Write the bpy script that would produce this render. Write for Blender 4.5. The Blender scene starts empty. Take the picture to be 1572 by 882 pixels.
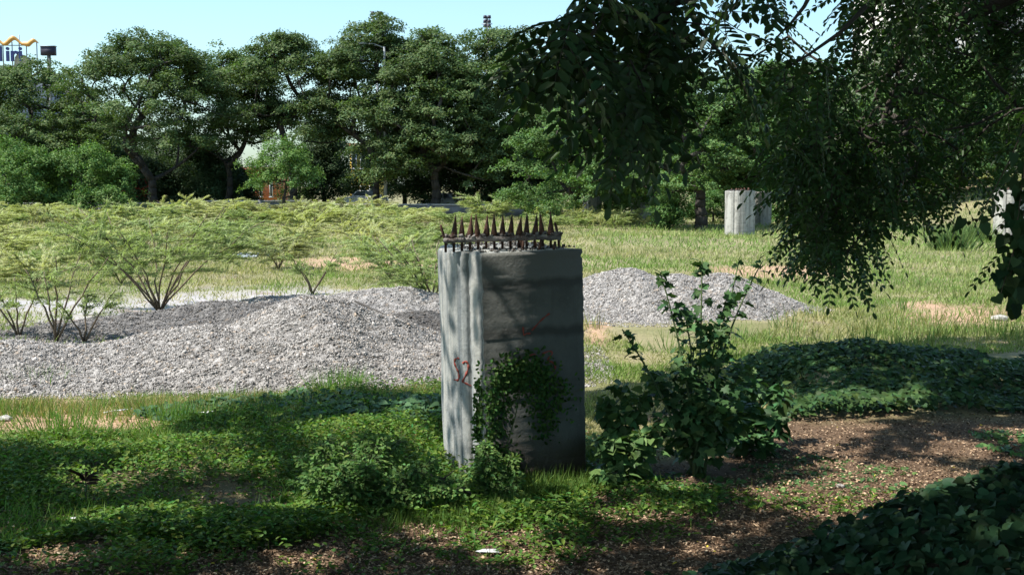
import bpy, math, random
import numpy as np
from mathutils import Vector
R = math.radians
rng = np.random.default_rng(7); random.seed(7)
scene = bpy.context.scene
col = scene.collection
# ------------------------------------------------------------------ camera
FP = 1898.0; CZ = 2.7; PITCH = math.atan(156/FP)
cam = bpy.data.objects.new('camera', bpy.data.cameras.new('camera')); col.objects.link(cam)
cam.location = (0, 0, CZ); cam.rotation_euler = (math.pi/2 - PITCH, 0, 0)
cam.data.sensor_width = 36; cam.data.lens = 36*FP/1572; cam.data.clip_end = 6000; cam.data.clip_start = .05
scene.camera = cam
scene.render.resolution_x = 1024; scene.render.resolution_y = 574
# ------------------------------------------------------------------ light
ELEV = R(56)
sh = Vector((-.95, -.22, 0)).normalized()
S = np.array([sh.x*math.cos(ELEV), sh.y*math.cos(ELEV), math.sin(ELEV)])
w = bpy.data.worlds.new("World"); scene.world = w; w.use_nodes = True
nt = w.node_tree; bg = nt.nodes['Background']
sky = nt.nodes.new('ShaderNodeTexSky'); sky.sky_type = 'NISHITA'; sky.sun_disc = False
sky.sun_elevation = ELEV; sky.sun_rotation = math.atan2(sh.x, sh.y)
sky.air_density = 1.0; sky.dust_density = 1.4; sky.ozone_density = 1.0
tint = nt.nodes.new('ShaderNodeMix'); tint.data_type = 'RGBA'; tint.blend_type = 'MULTIPLY'
tint.inputs[0].default_value = 1; tint.inputs[7].default_value = (.9, 1.08, 1.1, 1)
nt.links.new(sky.outputs[0], tint.inputs[6]); nt.links.new(tint.outputs[2], bg.inputs[0])
bg.inputs[1].default_value = .15
sl = bpy.data.lights.new('sun', 'SUN'); sl.energy = 5.0; sl.angle = R(.53); sl.color = (1, .95, .87)
so = bpy.data.objects.new('sun', sl); col.objects.link(so); so.location = (-20, -5, 40)
so.rotation_euler = Vector(-S).to_track_quat('-Z', 'Y').to_euler()
scene.view_settings.view_transform = 'Standard'; scene.view_settings.look = 'None'
scene.view_settings.exposure = .6; scene.view_settings.gamma = 1

# ------------------------------------------------------------------ helpers
cT, sT = math.cos(PITCH), math.sin(PITCH)
def at(px, py, Y):                      # point at distance Y seen at photo position (layout aid)
    u, v = (px-786)/FP, (441-py)/FP
    d = np.array([u, cT+v*sT, -sT+v*cT]); t = Y/d[1]
    return np.array([0, 0, CZ]) + d*t
def G(px, py, z=0.0):                   # ground point
    u, v = (px-786)/FP, (441-py)/FP
    d = np.array([u, cT+v*sT, -sT+v*cT]); t = (z-CZ)/d[2]
    return np.array([0, 0, CZ]) + d*t
def proj(p):
    p = np.atleast_2d(p); x = p[:, 0]; y = p[:, 1]; z = p[:, 2]-CZ
    f = y*cT - z*sT; v = y*sT + z*cT
    f = np.where(f < .01, .01, f)
    return 786 + FP*x/f, 441 - FP*v/f, y*cT - z*sT
def sstep(a, b, x): t = np.clip((x-a)/(b-a), 0, 1); return t*t*(3-2*t)
_ns = [(rng.uniform(-1, 1, 2)*f, rng.uniform(0, 6.28), a) for f, a in
       [(.35, 1), (.35, 1), (.6, .7), (.9, .6), (1.4, .45), (2.2, .3), (3.1, .25), (.5, .8)]]
def fnoise(x, y, s=1.0, o=0):
    r = 0
    for (k, ph, a) in _ns: r = r + a*np.sin(k[0]*x*3*s + k[1]*y*3*s + ph + o*1.7) * np.cos(k[1]*x*2*s - k[0]*y*2.3*s + ph*2 + o)
    return r/1.6
def height(x, y):
    x = np.asarray(x, float); y = np.asarray(y, float)
    h = .05*fnoise(x, y, .8) * sstep(9, 14, y)
    h = h + .012*fnoise(x*4, y*4, 1)
    # viewer's bank
    h = h + 1.0*(1-sstep(1.5, 6, y))
    # vine berm on the right
    yb = 16.6 + .12*(x-5)
    h = h + (.22+.09*fnoise(x, y, .9, 7))*np.exp(-((y-yb)/1.5)**2)*sstep(3.0, 4.4, x)
    # left low swell
    h = h + .05*np.exp(-((y-14.6)/1.3)**2)*np.exp(-((x+2.3)/1.6)**2)
    # bank in the near right corner
    zt = np.interp(x, [-1.5, -.3, .22, 1.09, 1.49, 1.7, 2.07, 3, 5], [.5, .68, .80, .96, 1.13, 1.27, 1.45, 1.7, 1.9])
    h = np.maximum(h, zt*np.where(y > 5, np.exp(-((y-5)/1.15)**2), 1)*sstep(-1, 3, y) - .0)
    # far bank on the right
    h = h + 2.6*sstep(24, 40, x)*sstep(62, 95, y)*(1-sstep(200, 300, y))
    # hummock mid right
    h = h + .35*np.exp(-((x-7)/5)**2 - ((y-58)/5)**2)
    return h
MATS = {}
def nodemat(name):
    m = bpy.data.materials.new(name); m.use_nodes = True; MATS[name] = m
    n = m.node_tree.nodes; l = m.node_tree.links
    return m, n, l, n['Principled BSDF'], n['Material Output']
def leafmat(name, rough=.5, trans=.3, spec=.35, tc=(1.0, 1.25, .45)):
    m, n, l, p, out = nodemat(name)
    a = n.new('ShaderNodeAttribute'); a.attribute_name = 'col'
    p.inputs['Roughness'].default_value = rough
    p.inputs['Specular IOR Level'].default_value = spec
    l.new(a.outputs['Color'], p.inputs['Base Color'])
    t = n.new('ShaderNodeBsdfTranslucent')
    mm = n.new('ShaderNodeMix'); mm.data_type = 'RGBA'; mm.blend_type = 'MULTIPLY'; mm.inputs[0].default_value = 1
    mm.inputs[7].default_value = (*tc, 1); l.new(a.outputs['Color'], mm.inputs[6]); l.new(mm.outputs[2], t.inputs[0])
    ms = n.new('ShaderNodeMixShader'); ms.inputs[0].default_value = trans
    l.new(p.outputs[0], ms.inputs[1]); l.new(t.outputs[0], ms.inputs[2]); l.new(ms.outputs[0], out.inputs[0])
    return m
leafmat('foliage', .6, .3, .15); leafmat('glossy_leaf', .5, .15, .14); leafmat('grass', .7, .35, .15, (1, 1.1, .5))
leafmat('bough_leaf', .45, .3, .3)
leafmat('litter', .9, .0, .1)
def noisemat(name, c1, c2, scale=5, rough=.85, bump=.3, bscale=None, stretch=(1, 1, 1), metal=0, c3=None):
    m, n, l, p, out = nodemat(name)
    tc = n.new('ShaderNodeTexCoord'); mp = n.new('ShaderNodeMapping'); mp.inputs['Scale'].default_value = stretch
    l.new(tc.outputs['Object'], mp.inputs[0])
    no = n.new('ShaderNodeTexNoise'); no.inputs['Scale'].default_value = scale; no.inputs['Detail'].default_value = 6
    l.new(mp.outputs[0], no.inputs[0])
    r = n.new('ShaderNodeValToRGB'); r.color_ramp.elements[0].position = .32; r.color_ramp.elements[1].position = .68
    r.color_ramp.elements[0].color = (*c1, 1); r.color_ramp.elements[1].color = (*c2, 1)
    if c3: e = r.color_ramp.elements.new(.5); e.color = (*c3, 1)
    l.new(no.outputs[0], r.inputs[0]); l.new(r.outputs[0], p.inputs['Base Color'])
    n2 = n.new('ShaderNodeTexNoise'); n2.inputs['Scale'].default_value = bscale or scale*6; n2.inputs['Detail'].default_value = 8
    l.new(tc.outputs['Object'], n2.inputs[0])
    b = n.new('ShaderNodeBump'); b.inputs['Strength'].default_value = bump; b.inputs['Distance'].default_value = .02
    l.new(n2.outputs[0], b.inputs['Height']); l.new(b.outputs[0], p.inputs['Normal'])
    p.inputs['Roughness'].default_value = rough; p.inputs['Metallic'].default_value = metal
    return m
def attmat(name, rough=.95, bscale=40, bump=.6):
    m, n, l, p, out = nodemat(name)
    a = n.new('ShaderNodeAttribute'); a.attribute_name = 'col'
    tc = n.new('ShaderNodeTexCoord')
    n1 = n.new('ShaderNodeTexNoise'); n1.inputs['Scale'].default_value = bscale*.5; n1.inputs['Detail'].default_value = 8; n1.inputs['Roughness'].default_value = .7
    l.new(tc.outputs['Object'], n1.inputs[0])
    r = n.new('ShaderNodeMapRange'); r.inputs[1].default_value = .3; r.inputs[2].default_value = .7; r.inputs[3].default_value = .6; r.inputs[4].default_value = 1.35
    l.new(n1.outputs[0], r.inputs[0])
    mm = n.new('ShaderNodeMix'); mm.data_type = 'RGBA'; mm.blend_type = 'MULTIPLY'; mm.inputs[0].default_value = 1
    l.new(a.outputs['Color'], mm.inputs[6]); l.new(r.outputs[0], mm.inputs[7]); l.new(mm.outputs[2], p.inputs['Base Color'])
    b = n.new('ShaderNodeBump'); b.inputs['Strength'].default_value = bump; b.inputs['Distance'].default_value = .03
    n2 = n.new('ShaderNodeTexNoise'); n2.inputs['Scale'].default_value = bscale; n2.inputs['Detail'].default_value = 8
    l.new(tc.outputs['Object'], n2.inputs[0]); l.new(n2.outputs[0], b.inputs['Height']); l.new(b.outputs[0], p.inputs['Normal'])
    p.inputs['Roughness'].default_value = rough; p.inputs['Specular IOR Level'].default_value = .15
    return m
attmat('soil'); attmat('gravel', .9, 60, .8)
noisemat('bark', (.05, .04, .033), (.12, .1, .08), 6, .95, .6, stretch=(1, 1, .25))
noisemat('bark_dark', (.03, .025, .02), (.07, .06, .05), 6, .95, .6, stretch=(1, 1, .25))
noisemat('twig', (.09, .065, .04), (.16, .12, .08), 12, .9, .3)
noisemat('green_stem', (.06, .1, .03), (.1, .14, .05), 12, .7, .2)
noisemat('rust', (.035, .02, .016), (.15, .07, .045), 22, .85, .6, c3=(.09, .04, .024))
noisemat('white_plastic', (.6, .62, .62), (.8, .8, .8), 10, .5, .3)
noisemat('blue_plastic', (.2, .3, .5), (.7, .72, .75), 3, .5, .3)
noisemat('pale_stone', (.35, .33, .3), (.5, .48, .45), 6, .9, .5)
noisemat('old_wall', (.1, .1, .1), (.22, .22, .22), 1.2, .9, .3)
noisemat('grey_steel', (.28, .3, .31), (.38, .4, .41), 4, .5, .1)
noisemat('dark_paint', (.015, .015, .03), (.025, .025, .045), 4, .6, .1)
noisemat('navy_letter', (.01, .02, .12), (.015, .03, .15), 4, .5, .05)
noisemat('gold_panel', (.55, .28, .06), (.65, .34, .08), 2, .5, .05)
noisemat('white_panel', (.5, .52, .56), (.6, .62, .66), 2, .5, .05)
noisemat('orange_wall', (.5, .16, .07), (.62, .22, .1), 1, .8, .1)
noisemat('yellow_wall', (.6, .4, .04), (.7, .48, .06), 1, .8, .1)
noisemat('red_paint', (.45, .04, .03), (.55, .06, .04), 3, .6, .1)
noisemat('spray_red', (.22, .045, .03), (.34, .07, .05), 60, .85, .2)
noisemat('car_white', (.7, .7, .7), (.78, .78, .78), 1, .25, .0)
noisemat('tyre', (.02, .02, .02), (.03, .03, .03), 10, .9, .2)
noisemat('glass', (.03, .04, .05), (.05, .06, .07), 1, .1, .0)
noisemat('facade', (.5, .47, .42), (.58, .55, .5), .6, .9, .1)
noisemat('facade_grey', (.2, .22, .25), (.28, .3, .33), .6, .9, .1)
noisemat('roof_red', (.3, .1, .07), (.4, .14, .1), 2, .9, .2)

def tag(o, label=None, cat=None, group=None, kind=None):
    if label: o['label'] = label
    if cat: o['category'] = cat
    if group: o['group'] = group
    if kind: o['kind'] = kind
    return o
def empty(name, loc=(0, 0, 0), rz=0):
    o = bpy.data.objects.new(name, None); col.objects.link(o); o.location = loc; o.rotation_euler = (0, 0, rz)
    o.empty_display_size = .2; return o
def link_mesh(name, me, mats, parent=None, smooth=False):
    for m in (mats if isinstance(mats, (list, tuple)) else [mats]): me.materials.append(MATS[m])
    o = bpy.data.objects.new(name, me); col.objects.link(o)
    if parent: o.parent = parent
    if smooth: me.polygons.foreach_set('use_smooth', [True]*len(me.polygons))
    return o
def np_mesh(name, V, loops, starts, totals, colr=None):
    me = bpy.data.meshes.new(name)
    V = np.ascontiguousarray(V, np.float32)
    me.vertices.add(len(V)); me.vertices.foreach_set('co', V.ravel())
    me.loops.add(len(loops)); me.loops.foreach_set('vertex_index', np.ascontiguousarray(loops, np.int32))
    me.polygons.add(len(starts)); me.polygons.foreach_set('loop_start', np.ascontiguousarray(starts, np.int32))
    me.polygons.foreach_set('loop_total', np.ascontiguousarray(totals, np.int32))
    if colr is not None:
        a = me.attributes.new('col', 'FLOAT_COLOR', 'POINT')
        c = np.ones((len(V), 4), np.float32); c[:, :3] = np.clip(colr, 0, 1); a.data.foreach_set('color', c.ravel())
    me.update(calc_edges=True); me.validate()
    return me
class Acc:                                   # accumulates instanced templates into ONE mesh
    def __init__(s): s.V = []; s.L = []; s.T = []; s.C = []; s.n = 0
    def add(s, V, faces, C=None):            # V (k,3)
        V = np.asarray(V, float)
        for f in faces: s.L.append(np.asarray(f)+s.n); s.T.append([len(f)])
        s.V.append(V); s.n += len(V); s.C.append(np.zeros((len(V), 3))+.1 if C is None else np.broadcast_to(C, (len(V), 3)))
    def inst(s, V, faces, C=None):           # V (N,k,3), faces list; C (N,3)
        N, k, _ = V.shape
        if N == 0: return
        fl = np.concatenate([np.asarray(f) for f in faces]); tt = np.array([len(f) for f in faces])
        off = s.n + np.arange(N)*k
        s.L.append((fl[None, :] + off[:, None]).ravel()); s.T.append(np.tile(tt, N))
        s.V.append(V.reshape(-1, 3)); s.n += N*k
        s.C.append(np.zeros((N*k, 3))+.1 if C is None else np.repeat(C, k, axis=0))
    def build(s, name, mats, parent=None, smooth=False, origin=None):
        V = np.concatenate(s.V); T = np.concatenate(s.T).astype(int); L = np.concatenate(s.L)
        if origin is not None: V = V - np.asarray(origin)
        st = np.concatenate([[0], np.cumsum(T)[:-1]])
        me = np_mesh(name, V, L, st, T, np.concatenate(s.C))
        o = link_mesh(name, me, mats, parent, smooth)
        if origin is not None: o.location = origin
        return o
TPL = {
 'rhomb': ([(0, 0, 0), (.5, .5, .06), (1, 0, 0), (.5, -.5, .06)], [(0, 3, 2, 1)]),
 'oval': ([(0, 0, 0), (.3, .42, .1), (.75, .4, .1), (1, 0, -.03), (.75, -.4, .1), (.3, -.42, .1)], [(0, 3, 2, 1), (0, 5, 4, 3)]),
 'heart': ([(0, 0, 0), (-.12, .28, .06), (.12, .5, .1), (.55, .36, .08), (1, 0, -.1), (.55, -.36, .08), (.12, -.5, .1), (-.12, -.28, .06), (.5, 0, -.02)],
           [(0, 8, 3, 2, 1), (8, 4, 3), (0, 7, 6, 5, 8), (8, 5, 4)]),
 'lobed': ([(0, 0, 0), (-.08, .3, .02), (.16, .62, .06), (.34, .34, .05), (.66, .46, .03), (.7, .2, .02), (1.05, 0, -.1), (.7, -.2, .02), (.66, -.46, .03), (.34, -.34, .05), (.16, -.62, .06), (-.08, -.3, .02), (.4, 0, -.02)],
           [(0, 12, 3, 2, 1), (12, 5, 4, 3), (12, 6, 5), (0, 11, 10, 9, 12), (12, 9, 8, 7), (12, 7, 6)]),
 'blade': ([(0, .5, 0), (0, -.5, 0), (.55, -.35, .05), (.55, .35, .05), (1, 0, -.08)], [(0, 1, 2, 3), (3, 2, 4)]),
}
def unit(v): return v/np.maximum(np.linalg.norm(v, axis=-1, keepdims=True), 1e-9)
def leaves(acc, tpl, P, D, Nn, L, W, C):     # P pos, D long axis, Nn normal hint (N,3)
    T, F = TPL[tpl]; T = np.array(T)
    D = unit(D); Sd = unit(np.cross(Nn, D)); N2 = np.cross(D, Sd)
    L = np.broadcast_to(L, (len(P),)); W = np.broadcast_to(W, (len(P),))
    V = P[:, None, :] + D[:, None, :]*(T[None, :, 0:1]*L[:, None, None]) + Sd[:, None, :]*(T[None, :, 1:2]*W[:, None, None]) + N2[:, None, :]*(T[None, :, 2:3]*L[:, None, None])
    acc.inst(V, F, C)
def rdir(n, zbias=0.0, zs=1.0):
    v = rng.normal(size=(n, 3)); v[:, 2] = v[:, 2]*zs + zbias; return unit(v)
def ccol(base, n, var=.25, hue=.12):
    c = np.array(base)[None, :]*(1+rng.normal(0, var, (n, 1)).clip(-.6, .8))
    k = rng.normal(0, hue, (n, 1)); c = c*np.concatenate([1+k, 1+0*k, 1-k*.5], 1)
    return np.clip(c, .004, .9)
def tube(acc, pts, radii, sides=6, C=(.1, .1, .1)):
    pts = np.asarray(pts, float); n = len(pts)
    tan = np.gradient(pts, axis=0); tan = unit(tan)
    ref = np.array([0, 0, 1.]) if abs(tan[0][2]) < .9 else np.array([1., 0, 0])
    V = []
    for i in range(n):
        s_ = unit(np.cross(tan[i], ref)); u_ = np.cross(s_, tan[i])
        for k in range(sides):
            a = 2*math.pi*k/sides; V.append(pts[i]+radii[i]*(math.cos(a)*s_+math.sin(a)*u_))
    F = []
    for i in range(n-1):
        for k in range(sides):
            k2 = (k+1) % sides; F.append((i*sides+k, i*sides+k2, (i+1)*sides+k2, (i+1)*sides+k))
    F.append(tuple(range(sides))[::-1]); F.append(tuple((n-1)*sides+k for k in range(sides)))
    acc.add(V, F, np.array(C))
def box(acc, c, s, rz=0, C=(.1, .1, .1), taper=1.0):
    c = np.array(c, float); hx, hy, hz = np.array(s)/2
    V = []
    for z, t in ((-hz, 1), (hz, taper)):
        for x, y in ((-hx, -hy), (hx, -hy), (hx, hy), (-hx, hy)):
            X, Y = x*t, y*t; V.append(c+[X*math.cos(rz)-Y*math.sin(rz), X*math.sin(rz)+Y*math.cos(rz), z])
    acc.add(V, [(3, 2, 1, 0), (4, 5, 6, 7), (0, 1, 5, 4), (1, 2, 6, 5), (2, 3, 7, 6), (3, 0, 4, 7)], np.array(C))
def skeleton(acc, root, trunk_top, tips, r_root, r_tip, sides=6, wob=.12, droop=0.0):
    """branches growing from a trunk to every tip; nearest-parent growth, thicker where more tips hang on"""
    nodes = [np.array(root, float)]; par = [-1]
    K = 5
    tt = np.array(trunk_top, float); L = np.linalg.norm(tt-nodes[0])
    for i in range(1, K+1):
        p = nodes[0]+(tt-nodes[0])*i/K + (rng.normal(0, .02*L, 3)*[1, 1, 0] if i < K else 0)
        nodes.append(p); par.append(len(nodes)-2)
    order = np.argsort(np.linalg.norm(tips-tt, axis=1))
    dist = [0]*(K)+[0.0]
    leafnode = []
    for j in order:
        t = tips[j]; A = np.array(nodes[2:])
        cost = np.linalg.norm(A-t, axis=1) + .35*np.array([np.linalg.norm(a-tt) for a in A])
        cost = cost + np.where(A[:, 2] > t[2]+.3*np.linalg.norm(t-tt)*(0 if droop else 1), 2.0, 0)
        b = int(np.argmin(cost))+2
        a = nodes[b]; d = np.linalg.norm(t-a); m = max(2, min(5, int(d/(.12*L+.2))+1))
        last = b
        sag = rng.normal(0, wob, 3)*d
        for q in range(1, m+1):
            f = q/m; p = a+(t-a)*f + sag*math.sin(math.pi*f) + np.array([0, 0, -droop*d*math.sin(math.pi*f)])
            nodes.append(p); par.append(last); last = len(nodes)-1
        leafnode.append(last)
    cnt = np.zeros(len(nodes))
    for ln in leafnode:
        i = ln
        while i >= 0: cnt[i] += 1; i = par[i]
    rad = r_tip*np.power(np.maximum(cnt, 1), .5); rad = np.minimum(rad*1.0, r_root)
    rad[:K+1] = np.linspace(r_root*1.25, r_root*.8, K+1)
    for i in range(1, len(nodes)):
        r0 = min(rad[par[i]], rad[i]*1.6); r1 = rad[i]
        sd = sides if r1 > r_tip*3 else 4
        tube(acc, [nodes[par[i]], nodes[i]], [r0, r1], sd, (.1, .1, .1))
    return nodes

# ------------------------------------------------------------------ ground sheet
def axis(lo, dense0, dense1, hi, step, grow):
    a = list(np.arange(dense0, dense1, step)); s = step; v = a[-1]
    while v < hi: s *= grow; v += s; a.append(v)
    s = step; v = a[0]; b = []
    while v > lo: s *= grow; v -= s; b.append(v)
    return np.array(b[::-1]+a)
gx = axis(-3000, -9, 12, 3000, .14, 1.07); gy = axis(-300, 3, 26, 4500, .13, 1.05)
X, Y = np.meshgrid(gx, gy); Z = height(X, Y)
def ground_layout(x, y):
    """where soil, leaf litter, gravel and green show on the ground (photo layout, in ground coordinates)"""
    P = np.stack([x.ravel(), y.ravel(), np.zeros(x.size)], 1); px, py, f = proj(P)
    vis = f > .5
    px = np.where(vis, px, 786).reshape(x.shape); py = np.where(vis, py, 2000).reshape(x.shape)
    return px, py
PX, PY = ground_layout(X, Y)
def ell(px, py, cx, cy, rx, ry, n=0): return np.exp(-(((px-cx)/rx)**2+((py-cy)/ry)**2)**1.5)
n1 = fnoise(X, Y, 1.3); n2 = fnoise(X, Y, 3.1, 2); n3 = fnoise(X, Y, .5, 4)
def c3(r, g, b): return np.array([r, g, b])
COL = np.zeros(X.shape+(3,)) + c3(.20, .19, .09)
def blend(m, c):
    global COL
    m = np.clip(m, 0, 1)[..., None]; COL = COL*(1-m)+np.array(c)*m
blend(.5+.6*n1, (.30, .26, .15)); blend(.4*n2+.2, (.15, .19, .06))
gravelflat = np.maximum.reduce([ell(PX, PY, 60, 535, 300, 30), ell(PX, PY, 470, 475, 330, 32), ell(PX, PY, 250, 510, 260, 60), ell(PX, PY, 60, 470, 160, 10), .9*ell(PX, PY, 620, 520, 120, 60)])
def is_gravel_flat(px, py):
    return np.maximum.reduce([ell(px, py, 60, 535, 300, 30), ell(px, py, 470, 475, 330, 32), ell(px, py, 250, 510, 260, 60), ell(px, py, 60, 470, 160, 10), .9*ell(px, py, 620, 520, 120, 60)])
blend((gravelflat*1.6+.35*n2-.2), (.42, .40, .40))
SOILS = [(1190, 418, 120, 12), (1480, 485, 110, 16), (1420, 468, 40, 8), (110, 638, 260, 26), (1500, 330, 120, 7), (1440, 322, 120, 4), (915, 500, 22, 30), (300, 655, 60, 10), (560, 405, 120, 10), (1030, 640, 40, 8)]
def soilmask(px, py): return np.maximum.reduce([ell(px, py, *s) for s in SOILS])
blend(soilmask(PX, PY)*1.5+.4*n2-.25, (.46, .30, .20))
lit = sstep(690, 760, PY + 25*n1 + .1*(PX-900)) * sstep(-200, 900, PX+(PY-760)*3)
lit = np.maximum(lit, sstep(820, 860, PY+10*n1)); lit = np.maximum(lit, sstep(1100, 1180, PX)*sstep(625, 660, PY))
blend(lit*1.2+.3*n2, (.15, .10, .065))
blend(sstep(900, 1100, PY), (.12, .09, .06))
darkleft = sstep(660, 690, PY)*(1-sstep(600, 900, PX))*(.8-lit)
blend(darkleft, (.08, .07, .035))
i = np.arange(len(gy)-1)[:, None]*len(gx)+np.arange(len(gx)-1)[None, :]
Q = np.stack([i, i+1, i+1+len(gx), i+len(gx)], -1).reshape(-1, 4)
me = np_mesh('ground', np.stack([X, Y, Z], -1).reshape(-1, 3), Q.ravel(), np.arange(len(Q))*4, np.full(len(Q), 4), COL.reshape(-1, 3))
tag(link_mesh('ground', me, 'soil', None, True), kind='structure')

# ------------------------------------------------------------------ gravel piles
STV = np.array([(1, 0, 0), (-1, 0, 0), (0, 1, 0), (0, -1, 0), (0, 0, 1), (0, 0, -1)], float)
STF = [(0, 2, 4), (2, 1, 4), (1, 3, 4), (3, 0, 4), (2, 0, 5), (1, 2, 5), (3, 1, 5), (0, 3, 5)]
def stones(acc, P, size, C, flat=.6):
    n = len(P); V = STV[None]*(size[:, None, None]*rng.uniform(.45, 1.15, (n, 6, 1)))
    A = rdir(n); B = unit(np.cross(A, rdir(n))); Cc = np.cross(A, B); M = np.stack([A, B, Cc*flat], 1)
    V = np.einsum('nkj,nji->nki', V, M) + P[:, None, :]
    acc.inst(V, STF, C)
def gcol(n, b=1.0):
    g = rng.uniform(.18, .56, (n, 1))*b; c = g*np.array([[1.05, .99, .94]])
    k = rng.random(n) < .12; c[k] *= .5
    k = rng.random(n) < .05; c[k] *= [[1.1, .95, .8]]
    return c
def pile(name, label, humps, bbox, nst, rock=(), tone=1.0):
    """humps: (x, y, radius_x, radius_y, height); cone-like heaps at the angle of repose"""
    x0, x1, y0, y1 = bbox
    def hh(x, y):
        h = np.full(np.shape(x), -.25)
        for (a, b, rx, ry, H) in humps:
            d = np.sqrt(((x-a)/rx)**2+((y-b)/ry)**2)
            d = d*(1+.10*np.sin(3*np.arctan2(y-b, x-a)+a)+.06*np.sin(7*np.arctan2(y-b, x-a)+b))
            k = H*(1.12-np.sqrt(d*d+.0144*1.6)*1.12) - .02
            h = np.where(h > k, h, k) + .0
            m = .06; h = h  # crisp ridge lines where heaps meet
        return h + .03*fnoise(x, y, 2.4) + .015*fnoise(x*3, y*3, 3)
    xs = np.arange(x0, x1, .06); ys = np.arange(y0, y1, .06); XX, YY = np.meshgrid(xs, ys)
    H = hh(XX, YY); ZZ = H + rng.normal(0, .008, H.shape)
    ZZ = ZZ + height(XX, YY)*(H > -.2)
    n = len(xs); i = np.arange(len(ys)-1)[:, None]*n+np.arange(n-1)[None, :]
    Q = np.stack([i, i+1, i+1+n, i+n], -1).reshape(-1, 4)
    keep = (H.ravel()[Q].max(1) > -.06); Q = Q[keep]
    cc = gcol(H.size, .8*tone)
    acc = Acc(); acc.V.append(np.stack([XX, YY, ZZ], -1).reshape(-1, 3)); acc.C.append(cc); acc.L.append(Q.ravel()); acc.T.append(np.full(len(Q), 4)); acc.n = H.size
    # loose stones on the surface
    sx = rng.uniform(x0, x1, nst*3); sy = rng.uniform(y0, y1, nst*3); hz = hh(sx, sy); k = np.where(hz > -.05)[0][:nst]
    # spill of stones round the foot
    k2 = np.where((hz <= -.05) & (hz > -.16) & (rng.random(len(hz)) < .25))[0][:nst//8]
    sx, sy = np.concatenate([sx[k], sx[k2]]), np.concatenate([sy[k], sy[k2]])
    sz = np.maximum(hh(sx, sy), 0)+height(sx, sy)
    sz_ = rng.uniform(.009, .026, len(sx)); b = rng.random(len(sx)) < .06; sz_[b] *= 2.0
    stones(acc, np.stack([sx, sy, sz+.004], 1), sz_, gcol(len(sx), tone))
    for (a, b, s) in rock:
        stones(acc, np.array([[a, b, float(hh(np.array(a), np.array(b)))+.04]]), np.array([s]), np.array([[.5, .45, .4]]))
    o = acc.build(name, 'gravel', origin=((x0+x1)/2, (y0+y1)/2, 0)); tag(o, label, 'gravel pile', 'gravel piles'); return o, hh
def gp(px, py): p = G(px, py); return p[0], p[1]
# big pile on the left : crest seen at photo (500,462)
pile('gravel_pile', 'long grey gravel heap left of the near pier', [
    (-3.1, 19.2, 2.3, 3.5, 1.0), (-2.4, 18.2, 2.4, 2.6, .42), (-4.6, 18.7, 2.9, 2.8, .55), (-5.9, 18.2, 2.6, 2.6, .36), (-7.4, 17.8, 2.4, 2.4, .42), (-1.0, 18.6, 2.2, 2.6, .32), (-9.6, 18.0, 2.4, 2, .42)],
    (-12, 1.5, 15.5, 24), 105000)
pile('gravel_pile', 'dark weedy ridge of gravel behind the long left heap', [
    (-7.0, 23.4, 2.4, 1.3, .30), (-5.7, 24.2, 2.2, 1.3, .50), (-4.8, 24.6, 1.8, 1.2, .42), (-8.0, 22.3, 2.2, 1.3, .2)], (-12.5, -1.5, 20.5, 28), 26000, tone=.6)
pile('gravel_pile', 'low gravel spread behind the left side of the near pier', [
    (-2.6, 26.4, 2.6, 1.8, .55), (-4.6, 26.6, 2.2, 1.6, .35)], (-7.5, 1, 24, 29), 18000)
pile('gravel_pile', 'dark gravel heap beside the near pier', [
    (-1.7, 22.8, 1.6, 1.6, .42), (-.9, 22.2, 1.5, 1.5, .35)], (-4.5, 1.5, 20.0, 25.5), 12000, tone=.42)  # whole heap in one darker stone tone
pile('gravel_pile', 'light grey gravel heap behind the tall toothed-leaf sapling', [
    (2.55, 27.2, 2.2, 2.5, .98), (4.5, 26.9, 2.0, 2.2, .84), (3.5, 26.9, 2.3, 2.3, .86), (1.9, 25.8, 1.7, 1.7, .33)], (-.5, 7.5, 22.5, 31), 40000)

# ------------------------------------------------------------------ the near pier
PC = G(748, 746); PHI = R(24); cph, sph = math.cos(PHI), math.sin(PHI)
PLAN = [(0, 0), (1.10, 0), (1.12, .02), (1.12, 1.05), (1.05, 1.12), (.45, 1.16), (.22, 1.11), (.1, 1.02), (.01, .9), (-.045, .75), (-.06, .6), (-.055, .45), (-.04, .335), (-.02, .302), (-.002, .290), (.10, .287), (.10, .262), (0, .252), (0, .15)]
PLAN = [(a*.91, b*1.25) for a, b in PLAN]
PT = 2.10
def pier_mesh(H, matn, jit=.006, name='body', parent=None, plan=PLAN, cham=True):
    acc = Acc(); nl = 70; n = len(plan); V = []
    for l in range(nl+1):
        z = -.25+(H+.25)*l/nl
        for k, (x, y) in enumerate(plan):
            dx = dy = 0
            if k in (0,): dx, dy = rng.uniform(-.0, .014)+(.009 if rng.random() < .12 else 0), rng.uniform(0, .010)
            if k in (1, 2): dx = -rng.uniform(0, .009)-(.02 if rng.random() < .08 else 0)
            if k in (13, 14, 17): dx = rng.uniform(-.004, .006)
            if k in (7, 8, 9): dx = .006*math.sin(z*5+k)
            zz = z
            if l == nl: zz = z - rng.uniform(0, .012) + .012*math.sin(k*2.2); dx += .006*(x < .3)
            V.append((x+dx, y+dy, zz))
    F = []
    for l in range(nl):
        for k in range(n): k2 = (k+1) % n; F.append((l*n+k, l*n+k2, (l+1)*n+k2, (l+1)*n+k))
    F.append(tuple(range(n))[::-1])
    # rough broken top, a shallow dome of hacked concrete
    c = len(V); V.append((.5, .65, H+.015))
    for k in range(n): F.append((nl*n+k, nl*n+(k+1) % n, c))
    acc.add(V, F); return acc
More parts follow.
